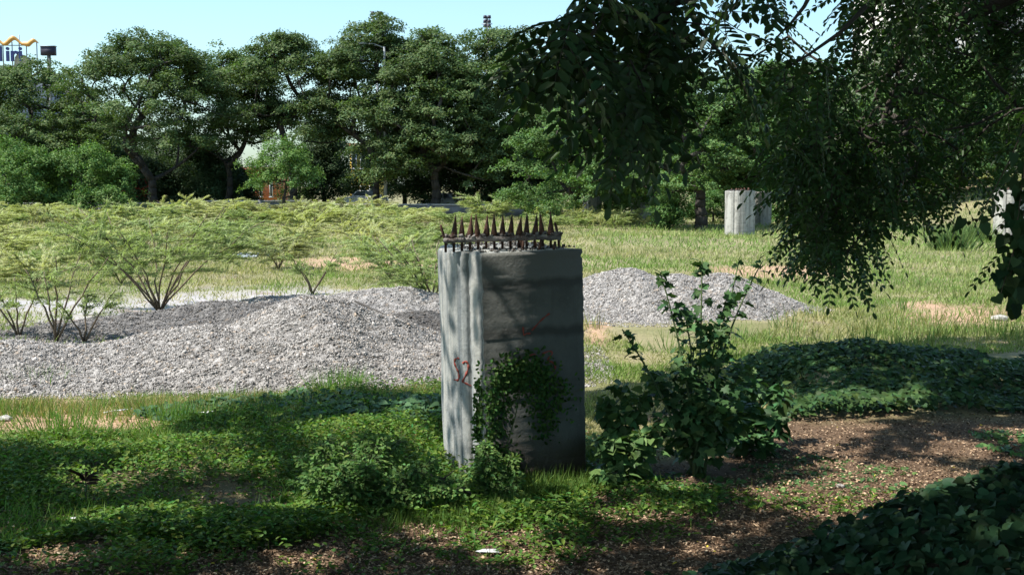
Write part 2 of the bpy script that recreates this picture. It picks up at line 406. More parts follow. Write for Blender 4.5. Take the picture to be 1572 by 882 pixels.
def concrete(name, base, dark, pale, band=True, sf=1.0):
    m, n, l, p, out = nodemat(name)
    tc = n.new('ShaderNodeTexCoord')
    def noise(sc, st, det=6, ro=.6):
        mp = n.new('ShaderNodeMapping'); mp.inputs['Scale'].default_value = st; l.new(tc.outputs['Object'], mp.inputs[0])
        t = n.new('ShaderNodeTexNoise'); t.inputs['Scale'].default_value = sc; t.inputs['Detail'].default_value = det; t.inputs['Roughness'].default_value = ro
        l.new(mp.outputs[0], t.inputs[0]); return t.outputs[0]
    def ramp(src, a, b):
        r = n.new('ShaderNodeMapRange'); r.inputs[1].default_value = a; r.inputs[2].default_value = b; l.new(src, r.inputs[0]); return r.outputs[0]
    def mix(f, a, b):
        x = n.new('ShaderNodeMix'); x.data_type = 'RGBA'
        l.new(f, x.inputs[0])
        for s_, v in ((6, a), (7, b)):
            if isinstance(v, tuple): x.inputs[s_].default_value = (*v, 1)
            else: l.new(v, x.inputs[s_])
        return x.outputs[2]
    c = mix(ramp(noise(sf, (7, 7, .45)), .38, .62), base, pale)          # run-off streaks
    c = mix(ramp(noise(sf, (14, 14, .3)), .5, .68), c, dark)
    c = mix(ramp(noise(3, (1, 1, 1), 8, .7), .5, .75), c, tuple(.75*v for v in dark))
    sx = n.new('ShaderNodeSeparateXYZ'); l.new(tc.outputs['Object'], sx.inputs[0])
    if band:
        # long face (local y = 0) : its shade painted in as darker colour, with stains, a pale lift line on top, cold joints
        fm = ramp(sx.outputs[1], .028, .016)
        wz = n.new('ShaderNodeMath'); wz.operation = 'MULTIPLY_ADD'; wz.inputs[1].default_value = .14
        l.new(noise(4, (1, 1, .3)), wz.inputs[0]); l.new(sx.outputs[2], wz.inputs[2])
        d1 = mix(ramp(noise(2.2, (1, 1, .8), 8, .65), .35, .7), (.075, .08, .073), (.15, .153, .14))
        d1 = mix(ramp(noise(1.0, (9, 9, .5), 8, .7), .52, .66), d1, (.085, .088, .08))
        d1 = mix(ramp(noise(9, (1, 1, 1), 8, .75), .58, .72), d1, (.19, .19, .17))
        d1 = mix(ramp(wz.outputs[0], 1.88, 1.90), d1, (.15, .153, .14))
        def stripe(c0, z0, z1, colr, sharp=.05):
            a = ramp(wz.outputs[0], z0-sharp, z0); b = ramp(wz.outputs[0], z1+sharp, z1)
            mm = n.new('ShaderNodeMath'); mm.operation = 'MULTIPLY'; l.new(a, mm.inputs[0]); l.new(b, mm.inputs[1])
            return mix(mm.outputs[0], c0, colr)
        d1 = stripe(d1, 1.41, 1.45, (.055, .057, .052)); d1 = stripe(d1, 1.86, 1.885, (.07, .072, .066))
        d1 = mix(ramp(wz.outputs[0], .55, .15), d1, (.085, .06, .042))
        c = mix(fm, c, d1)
    l.new(c, p.inputs['Base Color']); p.inputs['Roughness'].default_value = .85
    b = n.new('ShaderNodeBump'); b.inputs['Strength'].default_value = .8; b.inputs['Distance'].default_value = .015
    l.new(noise(16, (1, 1, 1), 8, .7), b.inputs['Height']); l.new(b.outputs[0], p.inputs['Normal'])
    return m
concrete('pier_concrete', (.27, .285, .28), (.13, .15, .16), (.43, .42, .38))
concrete('old_pier_concrete', (.30, .29, .26), (.10, .095, .085), (.42, .41, .37), band=False, sf=.45)
pier = empty('concrete_pier', (PC[0], PC[1], float(height(PC[0], PC[1]))), PHI); pier.rotation_euler = (R(.6), R(-1.6), PHI)
tag(pier, 'tall near concrete pier with rusty spikes on top and red spray paint', 'concrete pier')
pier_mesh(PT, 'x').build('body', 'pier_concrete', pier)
def loc_from_XY(Xo, Yo): return Xo*cph+Yo*sph, -Xo*sph+Yo*cph      # camera-aligned offset -> pier local
# spikes: pointed rusty steel bars in a row above a flange
fl = Acc(); a0 = loc_from_XY(-.36, .42); a1 = loc_from_XY(.72, .52)
npl = 26; Vv = []; rr = rng
for q in range(npl+1):
    f = q/npl; bx = a0[0]+(a1[0]-a0[0])*f; by = a0[1]+(a1[1]-a0[1])*f; nx, ny = -(a1[1]-a0[1]), (a1[0]-a0[0]); ll = math.hypot(nx, ny); nx /= ll; ny /= ll
    wd = .06+rng.uniform(-.012, .02); z0 = PT+.08+rng.uniform(-.006, .006)
    for (s_, zz) in ((-1, 0), (-1, .035+rng.uniform(0, .02)), (1, .035+rng.uniform(0, .02)), (1, 0)): Vv.append((bx+s_*nx*wd, by+s_*ny*wd, z0+zz))
Fv = []
for q in range(npl):
    for k in range(4): k2 = (k+1) % 4; Fv.append((q*4+k, (q+1)*4+k, (q+1)*4+k2, q*4+k2))
Fv += [(0, 1, 2, 3), (npl*4+3, npl*4+2, npl*4+1, npl*4)]
fl.add(Vv, Fv, (.3, .28, .26))
noisemat('crusty', (.10, .07, .055), (.36, .34, .32), 14, .9, .8, c3=(.2, .18, .17))
fq = rng.random(150); stones(fl, np.stack([a0[0]+(a1[0]-a0[0])*fq, a0[1]+(a1[1]-a0[1])*fq+rng.normal(0, .03, 150), PT+.125+rng.uniform(-.01, .02, 150)], 1), rng.uniform(.012, .04, 150), np.zeros((150, 3))+.3)
fl.build('flange', 'crusty', pier)
NS = 15
for q in range(NS):
    f = (q+.25)/(NS-.5); bx = a0[0]+(a1[0]-a0[0])*f; by = a0[1]+(a1[1]-a0[1])*f
    sp = Acc(); z0 = PT-.01; H = (.235 if q not in (0, NS-1) else .15)*rng.uniform(.94, 1.06); ln = rng.normal(0, .018, 2)
    # leg below the flange, then a tapering four-sided spike
    pts = [(bx, by, z0), (bx+.002, by, z0+.095), (bx, by, z0+.1), (bx+ln[0]*.3, by+ln[1]*.3, z0+.1+H*.30), (bx+ln[0]*.8, by+ln[1]*.8, z0+.1+H*.78), (bx+ln[0], by+ln[1], z0+.1+H)]
    rr_ = [.012, .012, .036, .029, .011, .003] if q not in (0, NS-1) else [.012, .012, .014, .014, .012, .010]
    tube(sp, pts, [r*rng.uniform(.9, 1.1) for r in rr_], 6, (.1, .05, .03))
    sp.build('spike', 'rust', pier)
for q in range(9):                                           # short rear stubs
    f = rng.uniform(.02, .98); bx = a0[0]+(a1[0]-a0[0])*f; by = a0[1]+(a1[1]-a0[1])*f
    sp = Acc(); o_ = rng.choice([-.22, .2]); bx += -sph*o_; by += cph*o_; hgt = rng.uniform(.05, .1)
    if not (0.05 < bx < .95 and .05 < by < 1.2): continue
    tube(sp, [(bx, by, PT-.02), (bx+rng.normal(0, .01), by, PT+hgt)], [.013, .012], 6); sp.build('rebar_stub', 'rust', pier)
rb = Acc()
qx = rng.uniform(.02, .98, 420); qy = rng.uniform(.03, 1.3, 420); k = ~((qx < .15) & (qy > .95))
stones(rb, np.stack([qx[k], qy[k], np.full(k.sum(), PT+.012)], 1), rng.uniform(.006, .026, k.sum()), gcol(k.sum(), .35))
rb.build('concrete_rubble', 'gravel', pier)['kind'] = 'stuff'
# painted strokes, laid on the faces
def onface(px, py):
    """nearest plan edge facing the viewer for an offset X (m, camera-aligned) -> local point and normal"""
    Xo = (px-748)/FP*PC[1]*1.0; z = (746-py)/FP*PC[1]; Xo += .028*z      # pier lean
    if Xo > -.004: x = max(Xo, 0)/cph; return np.array([x, 0, z]), np.array([0, -1., 0])
    best = None
    for k in range(6, len(PLAN)):
        a = np.array(PLAN[k]); b = np.array(PLAN[(k+1) % len(PLAN)])
        Xa = a[0]*cph-a[1]*sph; Xb = b[0]*cph-b[1]*sph
        if (Xa-Xo)*(Xb-Xo) <= 0 and abs(Xa-Xb) > .02:
            t = (Xo-Xa)/(Xb-Xa); p = a+(b-a)*t; d = b-a; nn = np.array([d[1], -d[0]]); nn /= np.linalg.norm(nn)
            if nn[0] > 0: nn = -nn
            Yd = p[0]*sph+p[1]*cph
            if best is None or Yd < best[2]: best = (p, nn, Yd)
    if best is None: return np.array([0, 0, z]), np.array([0, -1., 0])
    p, nn, _ = best
    return np.array([p[0], p[1], z]), np.array([nn[0], nn[1], 0])
def stroke(acc, pts, wd):
    P = []
    for i_ in range(len(pts)-1):
        for t in np.linspace(0, 1, 6, endpoint=False): P.append(np.array(pts[i_])*(1-t)+np.array(pts[i_+1])*t)
    P.append(np.array(pts[-1])); P = np.array(P, float)
    Ps = P.copy()
    for _ in range(3): Ps[1:-1] = (Ps[:-2]+Ps[1:-1]*2+Ps[2:])/4
    T2 = unit(np.gradient(Ps, axis=0)); N2 = np.stack([-T2[:, 1], T2[:, 0]], 1)
    V = []; 
    for i_ in range(len(Ps)):
        wv = wd*(.8+.35*math.sin(i_*.9))
        for off, lift in ((-wv, .002), (-wv, .005), (wv, .005), (wv, .002)):
            q, nn = onface(*(Ps[i_]+N2[i_]*off)); V.append(q+nn*lift)
    F = []
    for i_ in range(len(Ps)-1):
        for k in range(4): k2 = (k+1) % 4; F.append((i_*4+k, i_*4+k2, (i_+1)*4+k2, (i_+1)*4+k))
    acc.add(V, F)
g = Acc(); stroke(g, [(701, 555), (695, 557), (692, 563), (695, 571), (699, 577), (701, 585), (699, 592), (692, 593)], 1.6)
stroke(g, [(707, 562), (711, 557), (716, 561), (716, 569), (712, 580), (706, 592), (712, 593), (720, 597)], 1.6)
g.build('painted_number', 'spray_red', pier)['label'] = 'red spray painted S2 on the pale rounded side'
g = Acc(); stroke(g, [(802, 500), (803, 514), (806, 511), (814, 511)], 1.3); stroke(g, [(816, 507), (828, 494), (838, 486), (844, 482)], 1.3)
g.build('painted_mark', 'spray_red', pier)['label'] = 'faded red tick stroke on the dark face'
g = Acc(); stroke(g, [(808, 553), (812, 546), (821, 544), (823, 549)], 1.3); stroke(g, [(833, 545), (845, 541), (850, 546), (840, 556), (850, 560), (855, 569), (848, 577)], 1.3)
g.build('painted_mark', 'spray_red', pier)['label'] = 'faded red loops and figure 3 on the dark face'

# further piers
def far_pier(px, py, Yw, hm, rot, label, wscale=1.0):
    p = at(px, py, Yw); x, y = p[0], p[1]; gz = float(height(x, y))
    e = empty('concrete_pier', (x, y, gz), rot); tag(e, label, 'concrete pier', 'old concrete piers across the field')
    plan = [(a*wscale*1.15-.55*wscale, b*wscale*1.0-.5*wscale) for a, b in PLAN]
    pier_mesh(hm, 'x', plan=plan).build('body', 'old_pier_concrete', e)
    for q in range(12):
        bx, by = rng.uniform(-.5, .5)*wscale, rng.uniform(-.42, .5)*wscale; H = rng.uniform(.05, .18); cp = Acc()
        tube(cp, [(bx, by, hm-.05), (bx+rng.normal(0, .04), by+rng.normal(0, .04), hm+H)], [.035, .025], 5); cp.build('rebar_stub', 'rust', e)
    cp = Acc(); stones(cp, np.stack([rng.uniform(-.5, .5, 120)*wscale, rng.uniform(-.4, .5, 120)*wscale, np.full(120, hm+.02)], 1), rng.uniform(.03, .08, 120), gcol(120, .25))
    cp.build('concrete_rubble', 'gravel', e)['kind'] = 'stuff'; return e
far_pier(1136, 360, 67, 2.35, R(28), 'white streaked pier standing alone in front of the dark trees')
far_pier(1166, 341, 84, 2.3, R(28), 'grey pier half hidden just behind the white one')
far_pier(1551, 355, 66, 2.45, R(28), 'pier at the right edge behind hanging leaves')
far_pier(909, 325, 92, 1.85, R(20), 'short pier low in the weeds right of the near pier', .95)
far_pier(984, 322, 90, 1.95, R(20), 'pier overgrown by green weeds beside the dark trunk')
far_pier(398, 330, 100, 1.0, R(10), 'small square pier stub by the boundary wall at left', .6)

# ------------------------------------------------------------------ far trees
def tree(name, label, px, Yw, wid, hei, basepy=None, crown0=.35, colr=(.075, .12, .045), npad=60, nleaf=380, trunk_r=.35, lean=0, fork=.25, leaf=.25, padr=1.55, flat=.46, group='trees beyond the field', cat='tree', x=None, depth=.85, empt=0, bark='bark_dark', round_=.0):
    p = at(px, 330, Yw); x = p[0] if x is None else x; y = Yw; gz = float(height(x, y))
    e = empty(name, (x, y, gz)); tag(e, label, cat, group)
    rx = wid/2*1.12; zc = hei*crown0; Hc = hei-zc
    # pad centres: domed umbrella of layered pads
    npad = int(npad*1.75); padr = padr*1.12; nleaf = int(nleaf*1.4); n = npad; th = rng.uniform(0, 2*math.pi, n); v = rng.random(n)
    rad = np.sqrt(rng.uniform(.0, 1, n)); 
    zt = np.sqrt(np.clip(1-rad**2, 0, 1))**(.8)              # top of the dome at that radius
    inner = rng.random(n) < .55
    zf = np.where(inner, rng.uniform(.0, .95, n), rng.uniform(.85, 1.0, n))
    P = np.stack([rx*rad*np.cos(th)+lean, rx*depth*rad*np.sin(th), zc+Hc*(zt*.86*zf+.02+.16*rng.random(n)*zt)-.0], 1)
    P[:, 2] = np.minimum(P[:, 2], hei-.1); P = np.r_[P, np.c_[rng.uniform(-.35, .35, (5, 1))*rx+lean, rng.uniform(-.3, .3, (5, 1))*rx, hei-rng.uniform(.1, .9, (5, 1))]]; n = len(P)
    if empt:                                                   # leave holes: drop some mid pads
        k = ~((P[:, 2] < zc+Hc*.62) & (P[:, 2] > zc+Hc*.08) & (rng.random(n) < empt)); P = P[k]; n = len(P)
    acc = Acc()
    for q in range(n):
        r_ = padr*rng.uniform(.6, 1.25); m = int(nleaf*(r_/padr)**2*rng.uniform(.7, 1.2))
        # several small sub-clumps so that the pad has an uneven outline
        nc = 9; cs = rng.normal(0, .5, (nc, 3))*[r_, r_, r_*flat]*[1, 1, .8]
        which = rng.integers(0, nc, m); d = rdir(m)*rng.random((m, 1))**.5
        off = cs[which]+d*np.array([r_*.42, r_*.42, r_*.42*(flat+round_)])
        pos = P[q]+off; pos[:, 2] -= .12*(off[:, 0]**2+off[:, 1]**2)/r_
        nn = unit(np.stack([off[:, 0]*.5/r_, off[:, 1]*.5/r_, np.full(m, .75)], 1)+rng.normal(0, .42, (m, 3)))
        dd = np.cross(nn, rdir(m))
        tone = rng.uniform(.8, 1.25)
        c = ccol(np.array(colr)*tone, m, .22, .1)
        leaves(acc, 'rhomb', pos, dd, nn, leaf*rng.uniform(.7, 1.3, m), leaf*.6*rng.uniform(.7, 1.2, m), c)
    acc.build('foliage', 'foliage', e)
    tr = Acc(); ttop = (lean*.4, 0, hei*fork)
    tips = P[rng.random(n) < .75] - [0, 0, .3]
    skeleton(tr, (0, 0, -.2), ttop, tips, trunk_r, trunk_r*.11, 7, .1)
    tr.build('trunk', bark, e)
    return e
def m(pxw, Yw): return pxw*Yw/FP
def htop(py, Yw): return at(786, py, Yw)[2]
T = 'rain_tree'
GB = (.10, .145, .055)
tree(T, 'broad dark tree at the far left under the rooftop sign', 40, 116, m(230, 116), htop(98, 116), crown0=.3, npad=75, colr=GB, trunk_r=.4)
tree(T, 'wide flat topped tree with two forked trunks left of centre', 235, 112, m(250, 112), htop(60, 112), crown0=.38, npad=95, empt=.45, colr=GB, trunk_r=.42, fork=.2)
tree(T, 'tree with sky gaps between its limbs right of the wide flat topped tree', 352, 118, m(150, 118), htop(84, 118), crown0=.42, npad=60, empt=.5, colr=GB, trunk_r=.3, fork=.3)
tree(T, 'round topped tree between the sky gap tree and the lamp post', 452, 114, m(165, 114), htop(56, 114), crown0=.42, npad=75, empt=.4, colr=GB, trunk_r=.36, fork=.2)
tree(T, 'tallest tree with twin forked trunk beside the lamp post', 575, 112, m(175, 112), htop(33, 112), crown0=.34, npad=95, empt=.12, colr=GB, trunk_r=.34, fork=.18, lean=.6)
tree(T, 'dense tree right of the lamp post', 668, 110, m(160, 110), htop(48, 110), crown0=.18, npad=95, colr=GB, trunk_r=.4)
tree(T, 'dense rounded tree behind the big drooping leaf sprays', 770, 114, m(180, 114), htop(46, 114), crown0=.14, npad=100, colr=GB, trunk_r=.4)
BR = (.125, .21, .06)
tree('bushy_tree', 'bright low bushy tree at the left edge of the field', 20, 100, m(170, 100), htop(215, 100), crown0=.12, npad=48, colr=BR, trunk_r=.25, padr=1.0, flat=.6, leaf=.2, round_=.3, nleaf=300)
tree('bushy_tree', 'bright low bushy tree second from the left edge', 130, 102, m(130, 102), htop(225, 102), crown0=.12, npad=42, colr=BR, trunk_r=.2, padr=1.0, flat=.6, leaf=.2, round_=.3, nleaf=300)
tree('bushy_tree', 'small bright tree in front of the round topped tree', 436, 103, m(85, 103), htop(212, 103), crown0=.38, npad=24, colr=BR, trunk_r=.18, padr=.9, flat=.6, leaf=.18, round_=.3, nleaf=280)
DK = (.07, .11, .05)
for k_, (px, w_, tp, Y_) in enumerate([(-40, 200, 150, 126), (90, 150, 180, 124), (185, 120, 215, 124), (310, 90, 225, 122), (497, 80, 190, 126), (342, 70, 250, 122), (250, 110, 205, 125), (215, 80, 235, 121), (620, 140, 170, 122), (715, 150, 200, 118), (800, 130, 190, 116), (860, 120, 130, 124), (930, 150, 190, 116), (1040, 170, 180, 112), (1130, 160, 200, 112), (1215, 150, 190, 112), (1300, 170, 180, 114), (1390, 170, 170, 118), (1480, 170, 165, 120), (1570, 170, 170, 120)]):
    tree('understorey_tree', 'dark lower tree filling the gaps beneath the tall tree row', px, Y_, m(w_, Y_), htop(tp, Y_), crown0=.14, npad=52, colr=DK, trunk_r=.22, padr=1.5, flat=.6, round_=.2, nleaf=300, group='dark understorey trees')
LG = (.10, .17, .055)
tree('roadside_tree', 'mid green tree with sunlit lower boughs right of the dense row', 885, 88, m(190, 88), htop(165, 88), crown0=.10, npad=58, colr=LG, trunk_r=.22, padr=1.1, flat=.5, leaf=.2, nleaf=300)
tree('roadside_tree', 'airy green tree with a dark trunk above the overgrown pier', 1005, 82, m(190, 82), htop(130, 82), crown0=.22, npad=66, colr=LG, trunk_r=.28, padr=1.1, flat=.4, leaf=.2, nleaf=300, empt=.15)
tree('roadside_tree', 'spreading green tree left of the white streaked pier', 1075, 76, m(190, 76), htop(110, 76), crown0=.24, npad=70, colr=LG, trunk_r=.36, padr=1.1, flat=.4, leaf=.2, nleaf=300, empt=.1)
tree('roadside_tree', 'leaning dark trunked tree right of the white streaked pier', 1222, 78, m(230, 78), htop(95, 78), crown0=.26, npad=80, colr=LG, trunk_r=.34, padr=1.1, flat=.45, leaf=.2, nleaf=300, lean=-.5)
tree('roadside_tree', 'green tree seen under the hanging boughs at upper right', 1380, 95, m(240, 95), htop(75, 95), crown0=.22, npad=80, colr=LG, trunk_r=.35, padr=1.3, flat=.45, leaf=.24, nleaf=300)
tree('roadside_tree', 'tree at the right edge behind the pier and hanging leaves', 1530, 100, m(230, 100), htop(110, 100), crown0=.18, npad=75, colr=LG, trunk_r=.35, padr=1.3, flat=.45, leaf=.24, nleaf=300)
tree('roadside_tree', 'distant tall tree rising behind the airy green tree', 1160, 118, m(200, 118), htop(108, 118), crown0=.2, npad=75, colr=GB, trunk_r=.35)
tree('roadside_tree', 'distant tall tree behind the drooping leaf sprays', 950, 122, m(200, 122), htop(100, 122), crown0=.2, npad=75, colr=GB, trunk_r=.35)

for k_, (px, Y_, w_, tp, lb) in enumerate([(1028, 76, 45, 300, 'low green bush between the two dark trunks at the field edge'), (955, 92, 60, 296, 'low green bush beside the overgrown pier'), (1095, 90, 70, 290, 'green bush behind the white streaked pier on its left'), (1200, 88, 90, 285, 'green bush behind the white streaked pier on its right'), (1265, 86, 90, 290, 'green bush low under the hanging boughs'), (1330, 92, 90, 288, 'low bush at the foot of the far bank'), (1400, 97, 110, 272, 'green bush on the far bank behind the lowest hanging boughs'), (1470, 99, 100, 268, 'green bush on the far bank left of the right edge pier'), (1545, 99, 110, 266, 'green bush on the far bank behind the right edge pier'), (850, 96, 90, 280, 'green bush at the left end of the roadside trees')]):
    tree('low_bush', lb, px, Y_, m(w_, Y_), htop(tp, Y_), crown0=.08, npad=16, colr=(.10, .18, .055), trunk_r=.08, padr=.6, flat=.6, round_=.3, leaf=.16, nleaf=200, group='low bushes at the field edge', cat='bush')

# ------------------------------------------------------------------ things beyond the field
def wall(px0, px1, Yw, h0, label):
    a = at(px0, 330, Yw); b = at(px1, 330, Yw); L = b[0]-a[0]; e = empty('boundary_wall', (a[0], Yw, 0)); tag(e, label, 'wall')
    acc = Acc(); box(acc, (L/2, 0, h0/2), (L, .25, h0)); acc.build('wall_panel', 'old_wall', e)
    acc = Acc(); box(acc, (L/2, 0, h0+.06), (L+.1, .38, .12)); acc.build('coping', 'pale_stone', e)
    for k in range(int(L/5)+1): acc = Acc(); box(acc, (min(k*5+.2, L-.2), -.14, h0/2+.08), (.35, .3, h0+.16)); acc.build('pillar', 'old_wall', e)
wall(-200, 300, 108, 1.1, 'low dark boundary wall below the trees at far left')
wall(480, 860, 108, 1.0, 'low grey boundary wall below the dense trees at centre')
wall(310, 470, 109, 1.3, 'boundary wall section in front of the orange building')
def building(name, label, px0, px1, pyt, Yw, matn, floors, bays, depth=10, roof=None, z0=0, winw=.5):
    a = at(px0, 330, Yw); b = at(px1, 330, Yw); L = b[0]-a[0]; H = htop(pyt, Yw)
    e = empty(name, (a[0]+L/2, Yw, 0)); tag(e, label, 'building')
    acc = Acc(); box(acc, (0, depth/2, H/2), (L, depth, H)); acc.build('wall', matn, e)
    acc = Acc(); box(acc, (0, depth/2, H+.2), (L+.6, depth+.6, .4)); acc.build('roof', roof or 'old_wall', e)
    fh = H/floors; bw = L/bays
    for i_ in range(floors):
        for j in range(bays):
            c = (-L/2+bw*(j+.5), 0, fh*(i_+.55)); f = Acc()
            ww, wh = bw*winw, fh*.45
            for dx, dz, sx_, sz_ in ((0, wh/2, ww+.2, .12), (0, -wh/2, ww+.2, .16), (-ww/2, 0, .1, wh), (ww/2, 0, .1, wh)): box(f, (c[0]+dx, -.04, c[2]+dz), (sx_, .14, sz_))
            w_ = f.build('window', 'white_panel', e); g_ = Acc(); box(g_, (c[0], -.01, c[2]), (ww-.08, .06, wh-.1)); g_.build('pane', 'glass', w_)
    return e
building('shop_building', 'orange painted low building glimpsed between tree trunks', 362, 425, 262, 140, 'orange_wall', 1, 4, 8, 'roof_red', winw=.25)
building('shop_building', 'yellow building glimpsed behind the twin forked trunk', 538, 578, 226, 135, 'yellow_wall', 2, 3, 8, 'roof_red')
building('tower_building', 'pale tower block glimpsed behind the leaves at upper right', 1345, 1600, -80, 170, 'facade', 12, 6, 14, winw=.35)
building('tower_building', 'grey tower block at the left behind the trees', 72, 100, 138, 175, 'facade_grey', 8, 2, 6)
# billboard box on a mast over the left trees
e = empty('billboard', (at(82, 330, 150)[0], 150, 0)); tag(e, 'dark rectangular billboard on a pole above the left trees', 'billboard')
zt = htop(73, 150); zb = htop(84, 150); acc = Acc(); box(acc, (0, 0, (zt+zb)/2), (1.7, .6, zt-zb+.2)); acc.build('panel', 'dark_paint', e)
acc = Acc(); box(acc, (0, 0, zt+.14), (1.85, .7, .08)); acc.build('cap', 'grey_steel', e)
acc = Acc(); tube(acc, [(0, .1, 0), (0, .1, zb-.1)], [.3, .22], 10); acc.build('pole', 'old_wall', e)
# roof sign: wave and letters
YS = 160; e = empty('roof_sign', (at(0, 330, YS)[0], YS, 0)); tag(e, 'rooftop sign with golden wave above navy letters', 'sign')
def sx_(px): return at(px, 70, YS)[0]-e.location[0]
def sz(py): return float(at(0, py, YS)[2])
acc = Acc(); V = []; xs_ = np.linspace(-95, 59, 90)
wave = lambda px: 63.2 - 4.6*math.sin((px-(-.5+14.5))/29.0*2*math.pi) if px < 40 else 66.0 - 3.6*math.sin((px-46.5)/24*2*math.pi)
for px in xs_:
    t = min(1, (59-px)/6); hw = (2.6+ .9*math.sin((px-14)/29*2*math.pi+1.2))*t+.3; c_ = wave(px) if px < 36 or px > 44 else wave(36)*(44-px)/8+wave(44.01)*(px-36)/8
    for dy, py in ((-.2, c_-hw), (.2, c_-hw), (.2, c_+hw), (-.2, c_+hw)): V.append((sx_(px), dy, sz(py)))
F = []
for q in range(len(xs_)-1):
    for k in range(4): k2 = (k+1) % 4; F.append((q*4+k, q*4+k2, (q+1)*4+k2, (q+1)*4+k))
F += [(0, 3, 2, 1), tuple((len(xs_)-1)*4+k for k in range(4))]
acc.add(V, F); acc.build('wave', 'gold_panel', e)
acc = Acc()
for px in (3, 17, 28, 39, 55, -12, -30, -50, -70): tube(acc, [(sx_(px), .3, sz(108)), (sx_(px), .3, sz(64 if px != 28 else 53))], [.09, .07], 5)
for py in (69.5,): tube(acc, [(sx_(-95), .3, sz(py)), (sx_(40), .3, sz(py))], [.06, .06], 5)
acc.build('support_frame', 'grey_steel', e)
def letter(txt, px, pybase, hpx):
    cu = bpy.data.curves.new('letter', 'FONT'); cu.body = txt; cu.size = hpx*YS/FP/.74; cu.extrude = .15; cu.offset = .06
    o = bpy.data.objects.new('tmp', cu); col.objects.link(o); dg = bpy.context.evaluated_depsgraph_get(); dg.update()
    me_ = bpy.data.meshes.new_from_object(o.evaluated_get(dg)); bpy.data.objects.remove(o)
    me_.materials.clear(); q = link_mesh('letter', me_, 'navy_letter', e); q.rotation_euler = (math.pi/2, 0, 0); q.location = (sx_(px), 0, sz(pybase))
for ch, px in zip('mandiri', (-64, -43, -28, -12.5, 8.0, 15.0, 27.5)): letter(ch, px, 93.5, 23)
acc = Acc()
V = []; 
for px, py in ((20, 87), (24, 82), (34, 84), (44, 92), (44, 120), (-100, 120), (-100, 100), (18, 100)):
    V += [(sx_(px), .5, sz(py)), (sx_(px), .9, sz(py))]
n_ = len(V)//2; F = [tuple(range(0, 2*n_, 2)), tuple(range(1, 2*n_, 2))[::-1]] + [(2*q, 2*((q+1) % n_), 2*((q+1) % n_)+1, 2*q+1) for q in range(n_)]
acc.add(V, F); acc.build('backing_panel', 'white_panel', e)
acc = Acc(); box(acc, (sx_(-30), 6, sz(118)/2), (12, 10, sz(118))); acc.build('roof_block', 'facade_grey', e)
# lamp post and floodlight masts
YL = 110.5; lx = at(592, 330, YL)[0]; e = empty('lamp_post', (lx, YL, 0)); tag(e, 'tall slim grey lamp post in front of the tallest tree', 'lamp post')
hl = htop(72, YL); acc = Acc(); tube(acc, [(0, 0, 0), (0, 0, hl*.5), (0, 0, hl)], [.17, .13, .09], 10); acc.build('pole', 'grey_steel', e)
acc = Acc(); tube(acc, [(0, 0, hl-.1), (-.9, 0, hl+.25), (-1.6, 0, hl+.3)], [.06, .05, .05], 6); acc.build('arm', 'grey_steel', e)
acc = Acc(); box(acc, (-1.9, 0, hl+.3), (.7, .3, .14)); acc.build('lamp_head', 'grey_steel', e)
def mast(label, px, pyt, heads):
    Ym = 150; e = empty('floodlight_mast', (at(px, 330, Ym)[0], Ym, 0)); tag(e, label, 'floodlight mast')
    zt = htop(pyt, Ym); acc = Acc(); tube(acc, [(0, .2, 0), (0, .2, zt)], [.3, .12], 8); acc.build('pole', 'grey_steel', e)
    acc = Acc(); box(acc, (0, .2, zt-.9), (1.3, .1, .1)); acc.build('crossbar', 'grey_steel', e)
    for hx in heads:
        for q in range(3):
            acc = Acc(); box(acc, (hx, -.05, zt-.1-q*.52), (.46, .34, .36), taper=.8); acc.build('lamp_head', 'dark_paint', e)
        acc = Acc(); tube(acc, [(hx, .2, zt+.1), (hx, .2, zt-1.7)], [.05, .05], 5); acc.build('bracket', 'grey_steel', e)
mast('floodlight mast with two lamp stacks above the tallest tree', 581, 19, (-.46, .46))
mast('floodlight mast with close lamp stacks above the dense rounded tree', 748, 25, (-.22, .27))
# parked car (white) and red truck cab glimpsed under the trees
def car(px, Yw, matn, label, name='parked_car', tall=1.45, L=4.2):
    p = at(px, 330, Yw); e = empty(name, (p[0], Yw, 0)); tag(e, label, 'car' if name == 'parked_car' else 'truck')
    prof = [(-.5, .25), (-.5, .62), (-.44, .68), (-.3, .72), (-.18, .98), (.2, 1), (.34, .72), (.47, .66), (.5, .5), (.5, .25)]
    V = []; 
    for s_ in (-.85, .85):
        for a, b in prof: V.append((a*L, s_*(1 if b < .75 else .85), b*tall))
    n_ = len(prof); F = [tuple(range(n_)), tuple(range(n_, 2*n_))[::-1]]+[(k, k+n_, (k+1) % n_+n_, (k+1) % n_) for k in range(n_)]
    a_ = Acc(); a_.add(V, F); a_.build('body', matn, e)
    a_ = Acc(); a_.add([(-.27*L, -.79, .76*tall), (-.17*L, -.76, .94*tall), (0, -.76, .95*tall), (0, -.79, .76*tall)], [(0, 3, 2, 1)]); a_.add([(.02*L, -.79, .76*tall), (.02*L, -.76, .95*tall), (.18*L, -.76, .95*tall), (.28*L, -.79, .76*tall)], [(0, 3, 2, 1)])
    a_.build('side_window', 'glass', e).location = (0, -.05, 0)
    for wx in (-.3, .3):
        for wy in (-.86, .7):
            a_ = Acc(); tube(a_, [(wx*L, wy, .33), (wx*L, wy+.18, .33)], [.33, .33], 16); w_ = a_.build('wheel', 'tyre', e)
            a_ = Acc(); tube(a_, [(wx*L, wy-.02, .33), (wx*L, wy+.0, .33)], [.19, .19], 12); a_.build('rim', 'grey_steel', w_)
car(562, 122, 'car_white', 'white car glimpsed behind the twin forked trunk', L=4.4, tall=2.3)
car(805, 118, 'car_white', 'white van glimpsed between dark trunks at centre', L=4.4, tall=2.2)
